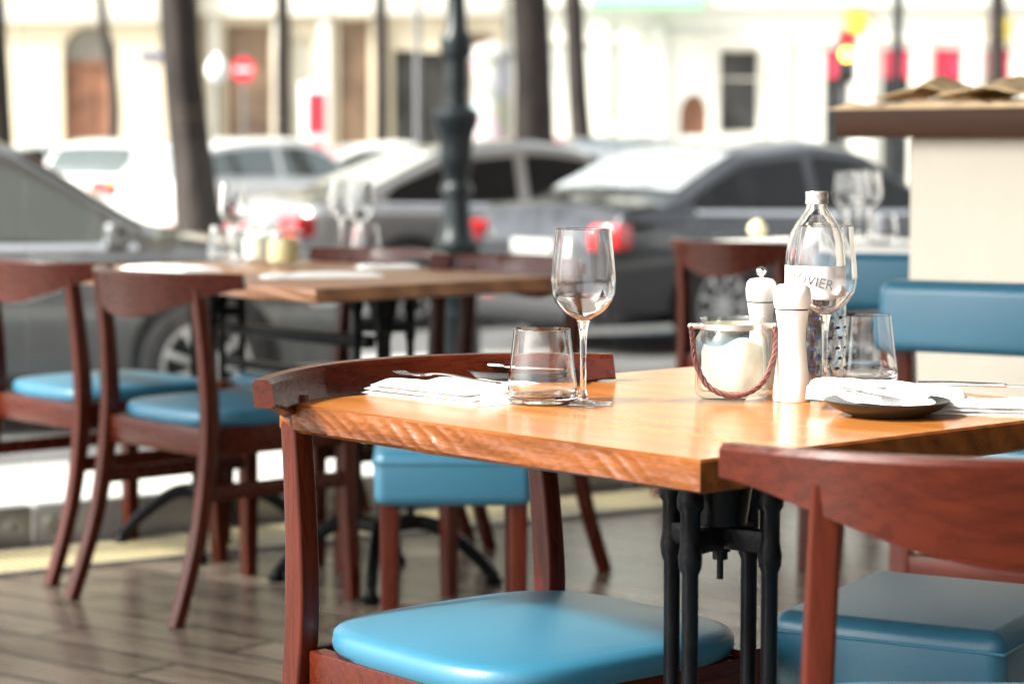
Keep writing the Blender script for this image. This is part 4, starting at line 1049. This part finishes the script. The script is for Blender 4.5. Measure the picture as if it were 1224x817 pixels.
# beige shop building
X0, X1 = bx(238), bx(602)
shops = [(bx(a_), bx(b_), .25, bz(c_)) for a_, b_, c_ in ((268, 322, 30), (346, 372, 45), (404, 440, 25), (470, 496, 60), (502, 536, 62), (556, 590, 40))]
t, ops = facade('shop_building', 'beige shop building with pilasters behind the lamp post', X0, X1, 60.6, 17, M['facade_beige'], shops + uppers(X0, X1, 6.2, 17, 4, 1.1), 12)
for i, o in enumerate(ops): win(t, o, M['shop_window'] if i in (0, 2, 5) else M['facade_band'] if i == 1 else M['dark_window'], frame=i > 5)
for px_ in (255, 334, 388, 455, 545): 
    bm = bmesh.new(); box(bm, (bx(px_) - X0, -.1, 2.2), (.3, .2, 4.4), 0, .03); fin('pilaster', bm, M['facade_band'], t)
ledge(t, 0, X1 - X0, bz(20) + .22, bz(-6) + .22, .3, M['facade_band'])
# white building at right
X0, X1 = bx(604), 26.0
low = [(bx(862), bx(912), bz(160), bz(58)), (bx(815), bx(849), bz(162), bz(112))]
red = [(bx(a_), bx(b_), -.0, bz(58)) for a_, b_ in ((990, 1021), (1060, 1094), (1122, 1156), (1184, 1214), (1250, 1280), (1310, 1340))]
t, ops = facade('white_building', 'white rendered building with red blinds, right', X0, X1, 61, 18, M['facade_white'], low + red + uppers(X0, X1, 6.4, 18, 10), 12)
win(t, ops[0], M['dark_window'])
w = win(t, ops[1], M['door_wood'], 'niche_door', False)
a, b, c, d = ops[1]; bm = bmesh.new(); cx = (a + b) / 2; rr = (b - a) / 2
for s in (-1, 1):
    pts = [(cx + s * rr, .01, d)] + [(cx + s * rr * math.sin(q), .01, d - rr * 1.5 + rr * 1.5 * math.cos(q)) for q in np.linspace(0, math.pi / 2, 10)]
    vs = [bm.verts.new(p) for p in pts]; v2 = [bm.verts.new((p[0], .25, p[2])) for p in pts]
    bm.faces.new(vs); n = len(vs)
    for i in range(n): bm.faces.new((vs[i], vs[(i + 1) % n], v2[(i + 1) % n], v2[i]))
fin('arch_spandrel', bm, M['facade_white'], t, 40)
for o in ops[2:8]:
    w = win(t, o, M['dark_window'], 'shop_window', False)
    bm = bmesh.new(); box(bm, ((o[0] + o[1]) / 2, .1, o[3] - .36), (o[1] - o[0] - .02, .1, .7)); fin('red_blind', bm, M['red_cloth'], w)
for o in ops[8:]: win(t, o, M['dark_window'])
ledge(t, 0, X1 - X0, bz(8) + .22, bz(-14) + .22, .3, M['facade_white'])
ledge(t, 0, X1 - X0, bz(50) + .22, bz(40) + .22, .12, M['facade_band'], 'string_course')
ledge(t, 0, bx(800) - X0, -.1, bz(142) + .22, .1, M['facade_band'], 'plinth')
for px_ in (720, 790, 935, 1040, 1108, 1170, 1232):
    bm = bmesh.new(); box(bm, (bx(px_) - X0, -.09, 2.05), (.34, .18, 4.4), 0, .02); fin('pilaster', bm, M['facade_white'], t)
a, b, c, d = ops[0]; bm = bmesh.new()
for cx_, cz_, sx_, sz_ in ((a - .1, (c + d) / 2, .2, d - c + .4), (b + .1, (c + d) / 2, .2, d - c + .4), ((a + b) / 2, d + .1, b - a, .2), ((a + b) / 2, c - .1, b - a, .2)): box(bm, (cx_, -.05, cz_), (sx_, .12, sz_))
fin('window_surround', bm, M['facade_band'], t, 0)
for a_, b_, c_, d_ in ((1014, 1040, 42, 14), (1188, 1210, 50, 20)):
    bm = bmesh.new(); box(bm, ((bx(a_) + bx(b_)) / 2 - X0, -.12, (bz(c_) + bz(d_)) / 2 + .22), (bx(b_) - bx(a_), .12, bz(d_) - bz(c_)), 0, .01); fin('yellow_sign', bm, M['yellow_sign'], t)
bm = bmesh.new(); xa, xb = bx(705) - X0, bx(838) - X0; z0, z1 = bz(12) + .22, bz(-25) + .22
v = [bm.verts.new(p) for p in ((xa, -.02, z1), (xb, -.02, z1), (xb, -1.1, z0 + .15), (xa, -1.1, z0 + .15), (xa, -1.1, z0), (xb, -1.1, z0))]
bm.faces.new((v[0], v[1], v[2], v[3])); bm.faces.new((v[3], v[2], v[5], v[4])); fin('awning', bm, M['green_cloth'], t, 0)

# ------------------------------------------------------------------ light, sky, camera
AZ = Vector((-.93, -.36, 0)).normalized(); EL = R(40)
w = bpy.data.worlds.new('World'); sc.world = w; w.use_nodes = True; nt = w.node_tree
bg = nt.nodes['Background']; sky = nt.nodes.new('ShaderNodeTexSky'); sky.sky_type = 'NISHITA'; sky.sun_disc = False
sky.sun_elevation = EL; sky.sun_rotation = math.atan2(AZ.x, AZ.y); sky.dust_density = 4.0; sky.air_density = 1.0
hs = nt.nodes.new('ShaderNodeHueSaturation'); hs.inputs['Saturation'].default_value = .15
nt.links.new(sky.outputs[0], hs.inputs['Color']); nt.links.new(hs.outputs[0], bg.inputs['Color']); bg.inputs['Strength'].default_value = .125
sd = bpy.data.lights.new('sun', 'SUN'); sd.energy = 2.6; sd.angle = R(7); sd.color = (1, .95, .86)
so = bpy.data.objects.new('sun', sd); COL.objects.link(so)
dirv = -(AZ * math.cos(EL) + Vector((0, 0, math.sin(EL)))); so.rotation_euler = dirv.to_track_quat('-Z', 'Y').to_euler()
cd = bpy.data.cameras.new('camera'); co = bpy.data.objects.new('camera', cd); COL.objects.link(co); sc.camera = co
cd.lens = 85.0; cd.sensor_width = 36.0; cd.clip_end = 3000; cd.clip_start = .05
co.location = (0, 0, H); co.rotation_euler = (math.pi / 2 - PITCH, 0, 0)
cd.dof.use_dof = True; cd.dof.focus_distance = 3.02; cd.dof.aperture_fstop = 4.5; cd.dof.aperture_blades = 0
sc.view_settings.view_transform = 'Standard'; sc.view_settings.look = 'None'; sc.view_settings.exposure = 2.0; sc.view_settings.gamma = 1
sc.cycles.max_bounces = 14; sc.cycles.transmission_bounces = 12; sc.cycles.transparent_max_bounces = 24; sc.cycles.glossy_bounces = 5; sc.cycles.diffuse_bounces = 4
sc.cycles.sample_clamp_indirect = 8; sc.cycles.use_denoising = True
